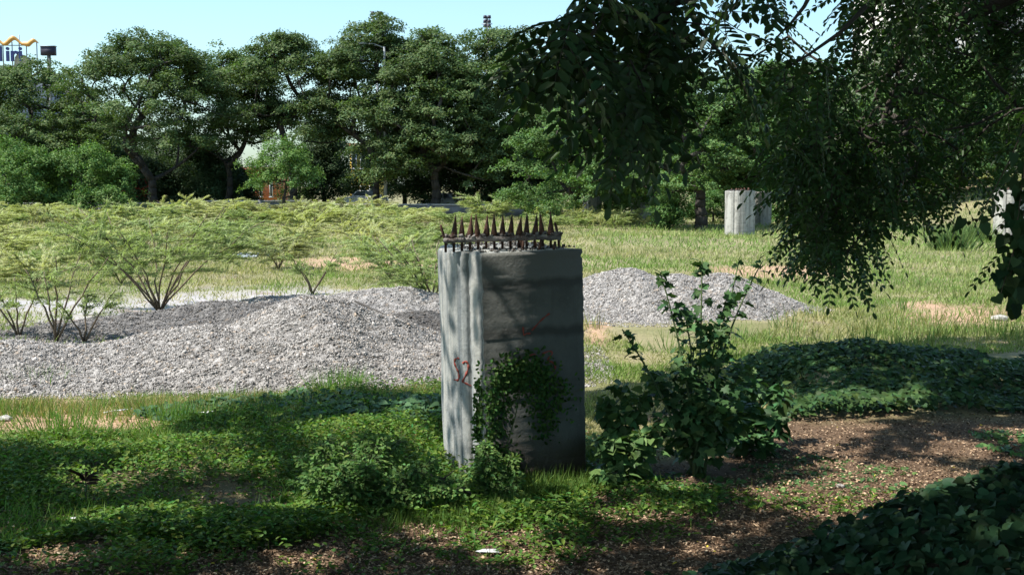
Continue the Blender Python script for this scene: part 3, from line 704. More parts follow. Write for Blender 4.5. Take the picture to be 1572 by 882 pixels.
car(680, 120, 'car_white', 'pale parked car glimpsed left of the thick dark trunk', L=4.2, tall=2.0)
car(216, 120, 'red_paint', 'red truck cab glimpsed behind the forked trunks', 'parked_truck', tall=3.4, L=3.4)

# ------------------------------------------------------------------ feathery field shrubs
def feathery(e, H, Wd, nst, seed, leafc=(.3, .37, .16), nleaf=4200, wind=.35, stemr=.022, ll=.09, spread=1.0, dens=1.0, tmin=.35):
    r = np.random.default_rng(seed); st = Acc(); lf = Acc(); LP = []; LD = []
    for k in range(nst):
        a = 2*math.pi*(k+r.random())/nst; out = Wd/2*r.uniform(.5, 1)*spread
        end = np.array([math.cos(a)*out, math.sin(a)*out*.7, H*r.uniform(.72, 1)])
        mid = np.array([end[0]*.35, end[1]*.35, H*.45]); pts = []
        for t in np.linspace(0, 1, 8): pts.append((1-t)**2*np.zeros(3)+2*t*(1-t)*mid+t*t*end+r.normal(0, .01*H, 3)*(t > 0))
        tube(st, pts, np.linspace(stemr, stemr*.35, 8), 5)
        for q in range(int(9*dens)):
            t = r.uniform(tmin, 1); b = pts[min(7, int(t*7))]
            d = np.array([math.cos(a)+r.normal(0, .8)+wind, math.sin(a)+r.normal(0, .8), r.uniform(-.05, .55)]); d /= np.linalg.norm(d)
            L = Wd*r.uniform(.12, .3); tw = [b+d*L*u+np.array([0, 0, -.15*L*u*u]) for u in np.linspace(0, 1, 4)]
            tube(st, tw, [stemr*.3, stemr*.24, stemr*.18, stemr*.1], 3)
            mm = int(nleaf/(nst*9)); u = r.random(mm); base = b+d*(L*u)[:, None]+np.array([0, 0, -.15])*(L*u*u)[:, None]
            LP.append(base+r.normal(0, .022, (mm, 3))); LD.append(np.tile(d, (mm, 1))+r.normal(0, .55, (mm, 3))*[1, 1, .45]+[wind*.6, 0, .15])
    P = np.concatenate(LP); D = unit(np.concatenate(LD)); n = len(P)
    P -= D*(ll*.2); P[:, 2] = np.maximum(P[:, 2], .05)
    c = np.array(leafc)*(1+r.normal(0, .2, (n, 1)).clip(-.5, .6))
    leaves(lf, 'blade', P, D, unit(np.stack([r.normal(0, .4, n), r.normal(0, .4, n), np.ones(n)], 1)), ll*r.uniform(.7, 1.5, n), ll*.17, c)
    lf.build('foliage', 'grass', e); st.build('stem', 'twig', e)
def put(name, label, px, py, H, Wd, nst, seed, group=None, **k):
    p = G(px, py); e = empty(name, (p[0], p[1], float(height(p[0], p[1]))-.02)); tag(e, label, 'shrub', group); feathery(e, H, Wd, nst, seed, **k); return e
put('feathery_shrub', 'largest feathery shrub with fanned bare stems behind the gravel ridge', 245, 478, 2.3, 4.7, 12, 3, nleaf=9000, ll=.12, stemr=.024, wind=.6, dens=1.8, tmin=.55)
put('feathery_sapling', 'thin bare stemmed sapling rising over the left gravel heap', 86, 528, 1.5, 2.0, 5, 4, nleaf=1500, ll=.1, stemr=.024, tmin=.6)
put('feathery_sapling', 'slender sapling between the largest shrub and the leftmost saplings', 130, 527, .95, 1.3, 3, 5, nleaf=900, ll=.1, stemr=.022, tmin=.6)
put('feathery_sapling', 'thin sapling at the left edge over the gravel', 28, 522, 1.2, 1.6, 4, 6, nleaf=1200, ll=.1, stemr=.022, tmin=.6)
put('feathery_sapling', 'small sapling on the crest behind the long gravel heap', 480, 452, 1.15, 1.5, 4, 8, nleaf=1600, ll=.1, stemr=.024, tmin=.6)
put('feathery_shrub', 'low feathery shrub sweeping against the left side of the near pier', 665, 470, 1.7, 4.2, 8, 9, nleaf=9000, ll=.11, stemr=.026, wind=-.4)
put('feathery_shrub', 'yellow green feathery shrub behind the small gravel crest', 600, 430, 1.3, 3.4, 7, 10, nleaf=6000, ll=.12)
protos = []
for v_ in range(6):
    e = empty('feathery_shrub', (0, 0, 0)); feathery(e, 1.5, 3.6, 8, 40+v_, nleaf=6500, ll=.16, leafc=[(.46, .50, .24), (.36, .42, .18), (.52, .53, .28), (.33, .41, .17), (.47, .50, .22), (.42, .43, .23)][v_], stemr=.02, wind=.5, dens=1.3); protos.append(e)
def copy_tree(o):
    c = o.copy(); col.objects.link(c)
    for ch in o.children:
        d = ch.copy(); col.objects.link(d); d.parent = c
    return c
used = [False]*6; spots = []
r2 = np.random.default_rng(11)
for row, (py, n_, x0, x1, s_) in enumerate([(334, 20, -60, 800, 1.35), (340, 18, -40, 780, 1.3), (347, 14, -60, 740, 1.2), (356, 10, -40, 720, 1.1), (367, 8, -60, 700, 1.0), (380, 6, -40, 690, .9), (396, 5, -50, 690, .8), (414, 4, -40, 620, .7), (437, 3, -40, 200, .6)]):
    for k in range(n_):
        px = x0+(x1-x0)*(k+r2.uniform(.1, .9))/n_; spots.append((px, py+r2.uniform(-3, 3), s_*r2.uniform(.8, 1.2)))
for px, py, s_ in [(830, 338, 1.1), (870, 336, 1.2), (915, 333, 1.0), (840, 352, .8), (900, 345, .7), (955, 335, .8), (760, 400, .5), (1190, 325, 1.0), (1240, 330, 1.1), (1290, 327, 1.2), (1340, 322, 1.2), (1390, 318, 1.3), (1440, 315, 1.5), (1490, 312, 1.5), (1540, 314, 1.4), (1590, 312, 1.5), (1420, 324, 1.1), (1470, 322, 1.1), (1520, 325, 1.1), (1240, 345, .7), (1330, 345, .6), (900, 347, .8), (925, 349, .7), (880, 350, .8), (985, 346, .7), (1003, 350, .6), (962, 348, .7), (945, 352, .6)]+[(r2.uniform(1330, 1610), r2.uniform(303, 318), r2.uniform(.9, 1.5)) for _ in range(26)]: spots.append((px, py, s_))
for k, (px, py, s_) in enumerate(spots):
    p = G(px, py); v_ = k % 6
    if not used[v_]: o = protos[v_]; used[v_] = True
    else: o = copy_tree(protos[v_])
    o.location = (p[0], p[1], float(height(p[0], p[1]))); o.rotation_euler = (0, 0, r2.uniform(-.7, .7)+(math.pi if r2.random() < .15 else 0)); o.scale = (s_*r2.uniform(.9, 1.2), s_, s_*r2.uniform(.55, 1.5)*(.6 if py < 372 and px < 820 else .85))
    right = px > 800
    tag(o, 'pale feathery shrub in the loose thicket right of the near pier' if right else 'pale green feathery shrub in the wide thicket across the left field', 'shrub', 'feathery shrubs right of the near pier' if right else 'feathery shrubs across the left field')

# ------------------------------------------------------------------ grasses and ground cover (stuff)
def screen_pts(n, x0, x1, y0, y1, dens):     # even cover over the visible ground, then real ground positions
    px = rng.uniform(x0, x1, n); py = rng.uniform(y0, y1, n)
    k = rng.random(n) < dens(px, py); px, py = px[k], py[k]
    u, v = (px-786)/FP, (441-py)/FP; d = np.stack([u, cT+v*sT, -sT+v*cT], 1); t = -CZ/d[:, 2]
    P = d*t[:, None]; P[:, 2] = height(P[:, 0], P[:, 1])
    return P, px, py
def not_pile(px, py):
    a = np.zeros(len(px))
    return a
def pilemask(px, py):        # on the heaps no grass grows
    u, v = (px-786)/FP, (441-py)/FP
    top1 = np.interp(px, [-100, 0, 150, 300, 400, 450, 560, 680, 690], [540, 535, 535, 530, 500, 490, 500, 560, 600]); bot1 = np.interp(px, [-100, 0, 130, 300, 560, 680], [612, 615, 612, 610, 603, 590])
    m1 = (py > top1) & (py < bot1) & (px < 690)
    m2 = (px > 905) & (px < 1205) & (py > 455) & (py < np.interp(px, [905, 1000, 1150, 1205], [500, 540, 520, 495]))
    return m1 | m2
acc = Acc()
def gd(px, py):
    d = np.where(pilemask(px, py), .02, 1.0)*(1-.85*np.clip(is_gravel_flat(px, py)*1.3, 0, 1))*(1-.8*np.clip(soilmask(px, py)*1.2, 0, 1))
    d = d*np.where(py > np.interp(px, [-100, 300, 680, 900, 1000, 1180, 1300, 1700], [720, 700, 690, 715, 690, 640, 560, 530]), .0, 1)
    return d
P, px, py = screen_pts(330000, -150, 1720, 322, 730, gd)
dist = P[:, 1]; n = len(P)
nz = fnoise(P[:, 0], P[:, 1], .55, 3); nz2 = fnoise(P[:, 0], P[:, 1], 2.2, 6)
green = np.clip(.42+.5*nz+.35*nz2+.1*(py > 590)*(px < 700)*sstep(590, 640, py)+.3*((px > 900) & (py > 520))+.28*((px > 880) & (py < 480))+.15*((px > 1200) & (py < 400)), 0, 1)[:, None]
c = (np.array([[.40, .36, .19]])*(1-green)+np.array([[.20, .29, .08]])*green)*(1+rng.normal(0, .22, (n, 1)).clip(-.5, .7))
L = np.clip(.012+dist*.0036, .05, .27)*rng.uniform(.5, 1.5, n)*(1+.35*nz2)
Dd = np.stack([rng.normal(.12, .45, n), rng.normal(0, .45, n), np.ones(n)*.8], 1)
leaves(acc, 'blade', P-[0, 0, .01], Dd, rdir(n), L, (.004+dist*.0006), c)
o = acc.build('field_grass', 'grass'); tag(o, 'dry and green grass growing over the open field', 'grass', kind='stuff')
# taller weeds, tufts along the shadow edge and round the heaps
def tuft(acc, x, y, n, H, c, sp=.12, w=.008, z=None):
    P = np.stack([x+rng.normal(0, sp, n), y+rng.normal(0, sp, n)], 1); P = np.c_[P, height(P[:, 0], P[:, 1]) if z is None else np.full(n, z)]
    off = (P[:, :2]-[x, y])/max(sp, .01)*.25
    D = np.c_[off+rng.normal(0, .18, (n, 2)), np.ones(n)]
    leaves(acc, 'blade', P, D, rdir(n), H*rng.uniform(.5, 1.1, n), w, ccol(c, n, .2, .1))
acc = Acc()
for _ in range(260):
    px_ = rng.uniform(-60, 690); py_ = np.interp(px_, [0, 130, 300, 560, 680], [622, 622, 618, 610, 600])+abs(rng.normal(0, 12)); p = G(px_, py_)
    tuft(acc, p[0], p[1], 34, rng.uniform(.06, .22), (.34, .32, .15) if rng.random() < .6 else (.14, .25, .06), rng.uniform(.06, .2), .009)
for _ in range(200):
    px_ = rng.uniform(905, 1600); py_ = rng.uniform(370, 540); p = G(px_, py_)
    if pilemask(np.array([px_]), np.array([py_]))[0]: continue
    tuft(acc, p[0], p[1], 30, rng.uniform(.15, .45), (.22, .25, .09) if rng.random() < .6 else (.13, .22, .06), rng.uniform(.1, .4), .014)
for px_, py_, h_, s_ in [(60, 590, .3, .2), (103, 668, .42, .22), (262, 645, .3, .2), (300, 640, .2, .3), (375, 545, .2, .15), (385, 490, .25, .2), (350, 500, .18, .2), (512, 612, .4, .15), (530, 600, .35, .1), (1125, 520, .3, .3)]:
    p = G(px_, py_); tuft(acc, p[0], p[1], 160, h_, (.15, .27, .06), s_, .009)
o = acc.build('tall_weeds', 'grass'); tag(o, 'taller weed tufts around the gravel heaps and across the right field', 'weeds', kind='stuff')
for (px_, py_, H_, lb) in [(1460, 385, 1.25, 'tall blade clump of coarse grass left of the right edge pier'), (1492, 372, 1.1, 'second coarse grass clump closer to the right edge pier')]:
    p = G(px_, py_); e = empty('grass_clump', (p[0], p[1], float(height(p[0], p[1])))); tag(e, lb, 'grass clump'); acc = Acc()
    n = 520; P = np.c_[rng.normal(0, .35, (n, 2)), np.zeros(n)]; D = np.c_[P[:, :2]*.7+rng.normal(0, .22, (n, 2)), np.ones(n)]
    leaves(acc, 'blade', P, D, rdir(n), H_*rng.uniform(.5, 1.1, n), .035, ccol((.13, .2, .07), n)); acc.build('blades', 'grass', e)

# low creeping weeds in the shade (left foreground and round the pier)
acc = Acc()
def creep(px, py):
    top = np.interp(px, [-100, 0, 200, 330, 430, 680, 760, 900, 1200], [690, 680, 665, 640, 615, 600, 690, 730, 760])
    nzv = np.clip(.75+.5*fnoise(px*.012, py*.03, 1.0, 9), 0, 1)
    bot = np.interp(px, [-100, 0, 150, 300, 450, 600, 760, 900, 1100, 1700], [880, 850, 830, 850, 840, 800, 815, 790, 790, 790])
    d = (py > top)*nzv*np.where(py > bot, np.clip(.30-.3*(py-bot)/80, .10, .3)*2*np.clip(.3+fnoise(px*.014, py*.04, 1, 2), 0, 1), 1)
    return d*np.where(px > 1100, .25, 1)*np.where((px > 900) & (py > 740), .45, 1)
P, px, py = screen_pts(60000, -80, 1660, 598, 900, creep); n = len(P)
nz = fnoise(P[:, 0], P[:, 1], 1.6, 5)
m_ = 3
P3 = np.repeat(P, m_, 0)+rng.normal(0, .035, (n*m_, 3))*[1, 1, .0]; P3[:, 2] = height(P3[:, 0], P3[:, 1])+rng.uniform(.0, .11, n*m_)*(1+.8*np.repeat(nz, m_))*np.where((np.repeat(px, m_) > 745) & (np.repeat(py, m_) < 790), .3, 1)
a = rng.uniform(0, 6.28, n*m_); D = np.c_[np.cos(a), np.sin(a), rng.normal(.25, .25, n*m_)]
leaves(acc, 'oval', P3, D, unit(np.c_[rng.normal(0, .35, (n*m_, 2)), np.ones(n*m_)]), rng.uniform(.035, .075, n*m_), rng.uniform(.02, .04, n*m_), ccol((.11, .19, .038), n*m_, .3, .18))
k = rng.random(n) < .55; Pk = P[k]; nk = len(Pk)
leaves(acc, 'blade', Pk, np.c_[rng.normal(0, .5, (nk, 2)), np.ones(nk)*.8], rdir(nk), rng.uniform(.06, .2, nk), .007, ccol((.13, .22, .05), nk, .3, .15))
o = acc.build('creeping_weeds', 'foliage'); tag(o, 'low creeping green weeds over the shaded foreground', 'weeds', kind='stuff')

# dead leaf litter
acc = Acc()
def litd(px, py):
    a = sstep(740, 800, py+.08*(px-786)); b = (px > 1130)*sstep(625, 650, py)
    return np.maximum(np.maximum(a, b), .3*(py > 660))
P, px, py = screen_pts(115000, -80, 1660, 600, 930, litd); n = len(P); P[:, 2] += rng.uniform(.004, .03, n)
a = rng.uniform(0, 6.28, n); D = np.c_[np.cos(a), np.sin(a), rng.normal(0, .3, n)]
c = np.where(rng.random((n, 1)) < .4, np.array([[.42, .30, .20]]), np.array([[.15, .10, .065]]))*(1+rng.normal(0, .3, (n, 1)).clip(-.6, 1))
k = rng.random(n) < .03; c[k] = [.5, .42, .3]; k = rng.random(n) < .006; c[k] = [.5, .42, .06]
leaves(acc, 'oval', P, D, unit(np.c_[rng.normal(0, .45, (n, 2)), np.ones(n)]), rng.uniform(.014, .042, n), rng.uniform(.008, .022, n), c)
tw = Acc()
o = acc.build('leaf_litter', 'litter'); tag(o, 'brown dry leaf litter on the shaded soil', 'leaf litter', kind='stuff')

# creeping vines with heart-shaped leaves
def vines(name, label, regions, tplsize, cbase, lift=.12, mat_='glossy_leaf', tpl='heart'):
    acc = Acc()
    for (x0, x1, y0, y1, n, cond, up) in regions:
        x = rng.uniform(x0, x1, n); y = rng.uniform(y0, y1, n); k = cond(x, y); x, y = x[k], y[k]; n = len(x)
        hz = height(x, y); e_ = .05
        nx_ = -(height(x+e_, y)-hz)/e_; ny_ = -(height(x, y+e_)-hz)/e_
        nz = .5+.5*fnoise(x, y, 1.7, 4)
        z = hz+up*nz.clip(.05, 1.3)*rng.uniform(.35, 1, n)
        nn = unit(np.c_[nx_*.6, ny_*.6-.35, np.ones(n)]+rng.normal(0, .3, (n, 3)))
        a = rng.normal(-1.57, 1.1, n); D = unit(np.c_[np.cos(a), np.sin(a), -.25+0*a]); D = D-nn*np.sum(D*nn, 1, keepdims=True)
        s_ = tplsize*rng.uniform(.55, 1.25, n)
        leaves(acc, tpl, np.c_[x, y, z], D, nn, s_, s_*.95, ccol(cbase, n, .25, .12))
    o = acc.build(name, mat_); tag(o, label, 'vines', kind='stuff'); return o
berm = lambda x, y: (x > 3.0+.4*fnoise(x*0+1, y, 2)) & (y > 14.2-.0*(x-4)+.45*fnoise(x, y, .8, 1)) & (y < 18.3+.12*(x-5)+.3*fnoise(x, y, 1.5, 1))
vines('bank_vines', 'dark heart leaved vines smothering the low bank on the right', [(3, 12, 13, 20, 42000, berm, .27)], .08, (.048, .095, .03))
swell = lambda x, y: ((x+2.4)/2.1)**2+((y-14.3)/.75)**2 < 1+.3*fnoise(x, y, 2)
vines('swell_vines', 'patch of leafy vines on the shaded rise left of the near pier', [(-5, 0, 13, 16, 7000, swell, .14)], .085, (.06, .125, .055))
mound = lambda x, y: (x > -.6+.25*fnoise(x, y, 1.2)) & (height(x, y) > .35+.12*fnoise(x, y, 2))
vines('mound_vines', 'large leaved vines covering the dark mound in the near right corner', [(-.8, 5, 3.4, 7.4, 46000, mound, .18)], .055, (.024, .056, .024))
patch = lambda x, y: fnoise(x, y, 1.1, 8) > .4
vines('scattered_creepers', 'scattered green creeper shoots on the leaf litter', [(-1, 6, 8.4, 13.5, 7000, patch, .06)], .075, (.08, .16, .05))

# ------------------------------------------------------------------ plants round the pier
def bush(name, label, base, stems, leafsize, tpl, cbase, nper, cat='bush', thick=.014, mat_='glossy_leaf', jit=.12, stemmat='green_stem', group=None, lo=.2, aspect=.95):
    """stems: list of end points (world); leaves along each stem on side shoots"""
    base = np.array(base, float); e = empty(name, base); tag(e, label, cat, group); st = Acc(); lf = Acc()
    for (end, dens, wid) in stems:
        end = np.array(end, float)-base; mid = end*.5+np.r_[rng.normal(0, .06, 2), .12*np.linalg.norm(end)]*1.0
        ts = np.linspace(0, 1, 9); pts = np.array([2*t*(1-t)*mid+t*t*end for t in ts]) + np.r_[rng.normal(0, .05, 2), 0]
        tube(st, pts, np.linspace(thick, thick*.35, 9), 5)
        n = int(nper*dens); t = lo+(1-lo)*rng.random(n)**.9
        b = np.stack([np.interp(t, ts, pts[:, k]) for k in range(3)], 1)
        ww = wid*(1.15-t*.85)
        off = rdir(n)*[1, 1, .5]*ww[:, None]*rng.random((n, 1))**.5; p = b+off
        p[:, 2] = np.maximum(p[:, 2], .03)
        D = unit(off+rng.normal(0, .25, (n, 3))*np.maximum(ww, .05)[:, None])+[0, 0, -.35]
        nn = unit(np.c_[rng.normal(0, .4, n), rng.normal(-.35, .4, n), np.ones(n)]); s_ = leafsize*rng.uniform(.5, 1.2, n)
        leaves(lf, tpl, p, D, nn, s_, s_*aspect, ccol(cbase, n, .25, .12))
        for q in range(0, n, 3):
            tube(st, [b[q], p[q]], [.004, .002], 3)
    lf.build('foliage', mat_, e); st.build('stem', stemmat, e); return e
def A(px, py, Yw): return tuple(at(px, py, Yw))
B0 = G(1070, 728)
bush('toothed_sapling', 'tall sapling with toothed dark leaves right of the near pier', (B0[0], B0[1], float(height(B0[0], B0[1]))), [
    (A(1078, 395, 11.9), .7, .15), (A(1175, 400, 12.1), .6, .10), (A(1008, 418, 11.7), .5, .12), (A(958, 505, 11.5), .6, .15), (A(1120, 455, 11.9), .6, .14), (A(1130, 400, 12.3), .35, .07),
    (A(1040, 470, 11.6), 1, .26), (A(1095, 500, 11.7), 1.2, .3), (A(1145, 560, 11.9), 1.6, .34), (A(1000, 570, 11.6), 1.5, .32), (A(1060, 560, 11.5), 1.8, .36), (A(1100, 620, 11.4), 1.8, .36), (A(1160, 620, 11.8), 1.2, .3)],
    .098, 'lobed', (.065, .13, .045), 92, 'sapling', .016)
B1 = G(965, 735)
bush('broadleaf_bush', 'broad leaved bush hugging the right side of the near pier', (B1[0], B1[1], float(height(B1[0], B1[1]))), [
    (A(925, 610, 11.6), 1.2, .22), (A(960, 590, 11.9), 1.2, .26), (A(1000, 600, 11.7), 1.3, .28), (A(905, 670, 11.2), 1, .16), (A(1030, 640, 11.4), 1.3, .28), (A(940, 680, 11.1), 1.2, .2), (A(985, 670, 11.2), 1.4, .25), (A(918, 725, 10.9), .6, .12)],
    .10, 'heart', (.10, .18, .06), 88, 'bush', .01)
bush('broadleaf_bush', 'shadowy bush between the tall sapling and the vine bank', tuple(G(1150, 700)), [
    (A(1130, 600, 12.4), 1.2, .3), (A(1175, 585, 12.8), 1.2, .3), (A(1205, 590, 13), 1.2, .3), (A(1180, 640, 12.4), 1.2, .3), (A(1120, 660, 12.1), 1.2, .3)],
    .12, 'heart', (.06, .13, .045), 75, 'bush', .01)
# rounded small-leaved bush left of the pier
B2 = G(560, 782)
st_ = []
for px_, py_ in [(440, 735), (465, 700), (490, 680), (520, 672), (550, 665), (585, 668), (620, 675), (650, 700), (680, 715), (700, 735), (455, 760), (500, 730), (540, 715), (590, 710), (630, 730), (665, 755), (715, 750), (480, 775), (610, 765)]:
    st_.append((A(px_, py_, B2[1]+rng.uniform(-.25, .75)), 1.0, .26))
bush('small_leaved_bush', 'rounded bush of small pale leaves left of the near pier foot', (B2[0], B2[1], 0), st_, .048, 'oval', (.11, .2, .055), 420, 'bush', .008, 'foliage', lo=.25, aspect=.6)
# climbing vine on the pier
vb = G(742, 730); zz = []
FX = []
for px_, py_, k_ in [(760, 700, 1), (745, 660, 1), (760, 630, 1), (750, 600, .9), (765, 575, 1.2), (785, 563, 1.3), (810, 562, 1.2), (825, 575, 1.2), (832, 595, 1), (828, 620, .8), (842, 640, .6), (835, 665, .4), (860, 600, .35), (862, 625, .3), (780, 590, .8), (795, 575, 1), (740, 620, .5), (770, 725, 1.2), (740, 700, .9), (735, 640, .5)]:
    FX.append((px_, py_, k_))
e = empty('climbing_vine', (vb[0], vb[1]-.1, 0)); tag(e, 'green climbing vine spread over the dark face of the near pier', 'vine'); lf = Acc(); st = Acc()
Mp = pier.matrix_basis.copy()
from mathutils import Euler, Matrix
Mp = Matrix.Translation(pier.location) @ pier.rotation_euler.to_matrix().to_4x4()
def facept(px, py, lift): q, nn = onface(px, py); v = Mp @ Vector(q+nn*lift); return np.array(v)
o0 = np.array(e.location)
prev = None
for px_, py_, k_ in FX:
    n = int(150*k_); pp = np.array([facept(max(737, px_+dx), py_+dy, abs(l)+.01) for dx, dy, l in zip(rng.normal(0, 9+6*k_, n), rng.normal(0, 13, n), rng.normal(0, .028, n))])
    D = rng.normal(0, 1, (n, 3))+[0, 0, -.6]; nn = unit(np.c_[rng.normal(.2, .4, n), rng.normal(-.9, .3, n), rng.normal(.6, .3, n)])
    leaves(lf, 'oval', pp-o0, D, nn, rng.uniform(.025, .055, n), rng.uniform(.02, .035, n), ccol((.06, .12, .03), n, .35, .15))
def climb(seq):
    pts = [facept(a_, b_, .015)-o0 for a_, b_ in seq]; tube(st, pts, np.linspace(.007, .003, len(pts)), 5)
climb([(760, 728), (762, 690), (755, 650), (760, 610), (770, 580), (790, 565), (815, 562)]); climb([(765, 728), (775, 690), (790, 640), (800, 590), (826, 575), (832, 600), (842, 640), (838, 670)]); climb([(770, 640), (800, 600), (850, 590), (862, 600), (863, 630)])
lf.build('foliage', 'foliage', e); st.build('stem', 'green_stem', e)
# leafy growth at the pier foot, and bright grass tufts
foot = []
for px_, py_ in [(735, 690), (750, 680), (765, 700), (745, 715), (720, 720), (700, 735), (780, 730), (760, 745)]:
    foot.append((A(px_, py_, 10.75+rng.uniform(-.2, .2)), 1, .2))
pb = G(745, 770); bush('small_leaved_bush', 'leafy growth crowding the corner foot of the near pier', (pb[0], pb[1], 0), foot, .05, 'oval', (.12, .21, .06), 330, 'bush', .006, 'foliage', lo=.1, aspect=.6)
acc = Acc()
for _ in range(60):
    px_ = rng.uniform(760, 905); p = G(px_, rng.uniform(742, 765)); tuft(acc, p[0], p[1], 22, rng.uniform(.08, .24), (.15, .24, .06), .05, .007)
for _ in range(130):
    px_ = rng.uniform(560, 800); p = G(px_, rng.uniform(770, 815)); tuft(acc, p[0], p[1], 22, rng.uniform(.08, .2), (.12, .2, .05), .07, .006)
o = acc.build('shade_grass', 'grass'); tag(o, 'bright grass tufts around the foot of the near pier', 'grass', kind='stuff')
# fallen branch
p0 = np.array(A(640, 720, 10.6)); p1 = np.array(A(722, 757, 10.2)); acc = Acc(); mid = (p0+p1)/2+[0, 0, .02]
tube(acc, [p0, mid, p1], [.008, .013, .016], 6); tube(acc, [mid, mid+[.1, -.05, .09]], [.008, .003], 5)
tag(acc.build('fallen_branch', 'bark_dark'), 'dark fallen branch leaning across the small leaved bush', 'branch')
p0 = G(560, 480); acc = Acc(); q0 = np.array(A(545, 462, 22.5)); q1 = np.array(A(668, 530, 20.5)); tube(acc, [q0, (q0+q1)/2+[0, 0, .05], q1], [.02, .03, .035], 6)
tag(acc.build('fallen_branch', 'bark_dark'), 'dark fallen branch lying on the gravel beside the near pier', 'branch')
# dried weed, withered dark
p = G(132, 778); e = empty('dried_weed', tuple(p)); tag(e, 'dark withered weed standing in the left foreground', 'weed'); acc = Acc(); tube(acc, [(0, 0, 0), (.005, 0, .16), (0, 0, .3)], [.006, .005, .003], 5); acc.build('stem', 'bark_dark', e)
acc = Acc(); n = 14; aa = rng.uniform(0, 6.28, n); leaves(acc, 'oval', np.tile([0, 0, .2], (n, 1))+rng.uniform(0, .06, (n, 1))*[0, 0, 1], np.c_[np.cos(aa), np.sin(aa)*.5, rng.uniform(-.1, .7, n)], rdir(n, 1), rng.uniform(.08, .17, n), .035, ccol((.05, .035, .03), n)); acc.build('leaves', 'litter', e)

# ------------------------------------------------------------------ litter pieces and stones
def scrap(px, py, s, matn, label, name='plastic_scrap', cat='litter', z=0):
    p = G(px, py); n = 9; th = np.sort(rng.uniform(0, 6.28, n)); V = []; 
    for k in range(n): r_ = s*rng.uniform(.5, 1); V.append((math.cos(th[k])*r_*1.5, math.sin(th[k])*r_*.6, rng.uniform(.0, .35)*s+.02))
    V2 = [(a, b, c+.006) for a, b, c in V]; V2.append((0, 0, s*.5)); V.append((0, 0, s*.5-.006))
    V = np.array(V+V2); k0 = n+1; F = [(k, (k+1) % n, n) for k in range(n)]; F = [f[::-1] for f in F]+[(k0+k, k0+(k+1) % n, k0+n) for k in range(n)]+[(k, (k+1) % n, k0+(k+1) % n, k0+k) for k in range(n)]
    acc = Acc(); acc.add(V, F); o = acc.build(name, matn); o.location = (p[0], p[1], float(height(p[0], p[1]))+z); tag(o, label, cat)
scrap(180, 637, .13, 'white_plastic', 'larger white plastic scrap on bare soil before the left heap')
scrap(318, 641, .09, 'white_plastic', 'smaller white plastic strip near the shadow edge')
scrap(198, 632, .06, 'white_plastic', 'tiny white scrap beside the larger one')
scrap(382, 398, .55, 'blue_plastic', 'white and blue plastic sheet lying among the field shrubs', 'plastic_sheet')
scrap(750, 853, .085, 'white_plastic', 'pale paper scrap on the leaf litter at bottom centre', 'paper_scrap')
scrap(118, 800, .04, 'white_plastic', 'pale leaf scrap in the dark left foreground')
def rock(px, py, s, label, z=0, matn='pale_stone'):
    p = G(px, py); me_ = bpy.data.meshes.new('rock'); import bmesh
    bm = bmesh.new(); bmesh.ops.create_icosphere(bm, subdivisions=2, radius=s)
    for v in bm.verts: v.co = Vector((v.co.x*1.3, v.co.y, v.co.z*.65))*random.uniform(.85, 1.12)
    bm.to_mesh(me_); bm.free(); o = link_mesh('rock', me_, matn); o.location = (p[0], p[1], float(height(p[0], p[1]))+s*.3+z); tag(o, label, 'rock')
rock(414, 630, .05, 'small pale rock in the grass at the shadow edge')
rock(8, 645, .07, 'pale rock at the left edge on bare soil')
rock(1535, 492, .14, 'grey rock on the reddish soil at far right')
rock(1290, 748, .035, 'small rock on the dappled leaf litter at right')

# ------------------------------------------------------------------ overhead trees: shade, hanging boughs
def shade_keep(gx_, gy_):
    """True where the crowns overhead close up (their shade on the ground)"""
    P = np.stack([gx_, gy_, height(gx_, gy_)], 1); px, py, f = proj(P)
    py = np.where(f < .5, 2000, py)
    b = np.interp(px, [-900, -200, 0, 130, 250, 330, 430, 560, 680, 800, 900, 1050, 1180, 1350, 1572, 2200], [760, 712, 690, 680, 662, 638, 616, 606, 602, 600, 600, 570, 536, 528, 515, 500])
    keep = py > b + 4*fnoise(gx_, gy_, 3)
    for (cx, cy, rx, ry) in SUNS:
        ry = ry*1.55+4; rx = rx*1.1
        d = ((px-cx)/rx)**2+((py-cy)/ry)**2
        keep &= ~((d + .45*fnoise(gx_*2, gy_*2, 2.5, cx) < 1) & (f > .5))
    nz = fnoise(gx_, gy_, 1.6, 13)
    keep &= ~((nz > .72))
    return keep
SUNS = [(1395, 748, 135, 26), (1235, 668, 75, 16), (1180, 715, 60, 8), (1360, 800, 90, 8), (1300, 745, 60, 14), (1270, 700, 60, 10), (1225, 760, 60, 10), (1280, 790, 70, 9), (1085, 838, 55, 8), (500, 785, 100, 10), (470, 862, 70, 9), (60, 848, 60, 9), (230, 800, 120, 9), (725, 842, 32, 9),
        (905, 752, 30, 9), (560, 672, 110, 14), (1240, 636, 70, 10), (1320, 655, 40, 8), (1556, 668, 22, 6), (290, 690, 110, 9), (600, 770, 60, 8), (640, 640, 40, 10), (180, 740, 80, 8), (380, 720, 60, 8), (820, 745, 60, 8), (990, 690, 50, 10), (1480, 690, 60, 8), (690, 705, 40, 9), (1040, 745, 40, 7)]
trunks = [(-10.5, 4.5), (6.8, 6.5), (-3.5, -4.5)]
labels = ['overhead tree out of view at left whose crown shades the foreground', 'near tree at right whose drooping boughs hang across the upper right', 'overhead tree behind the viewer whose crown shades the foreground']
roots = []
for (tx, ty), lb in zip(trunks, labels):
    e = empty('shade_tree', (tx, ty, float(height(tx, ty))-.1)); tag(e, lb, 'tree'); roots.append(e)
ncl = 14500
cxg = rng.uniform(-13, 19, ncl); cyg = rng.uniform(-9, 26, ncl); Hh = rng.uniform(6.6, 9.4, ncl)
m_ = 18
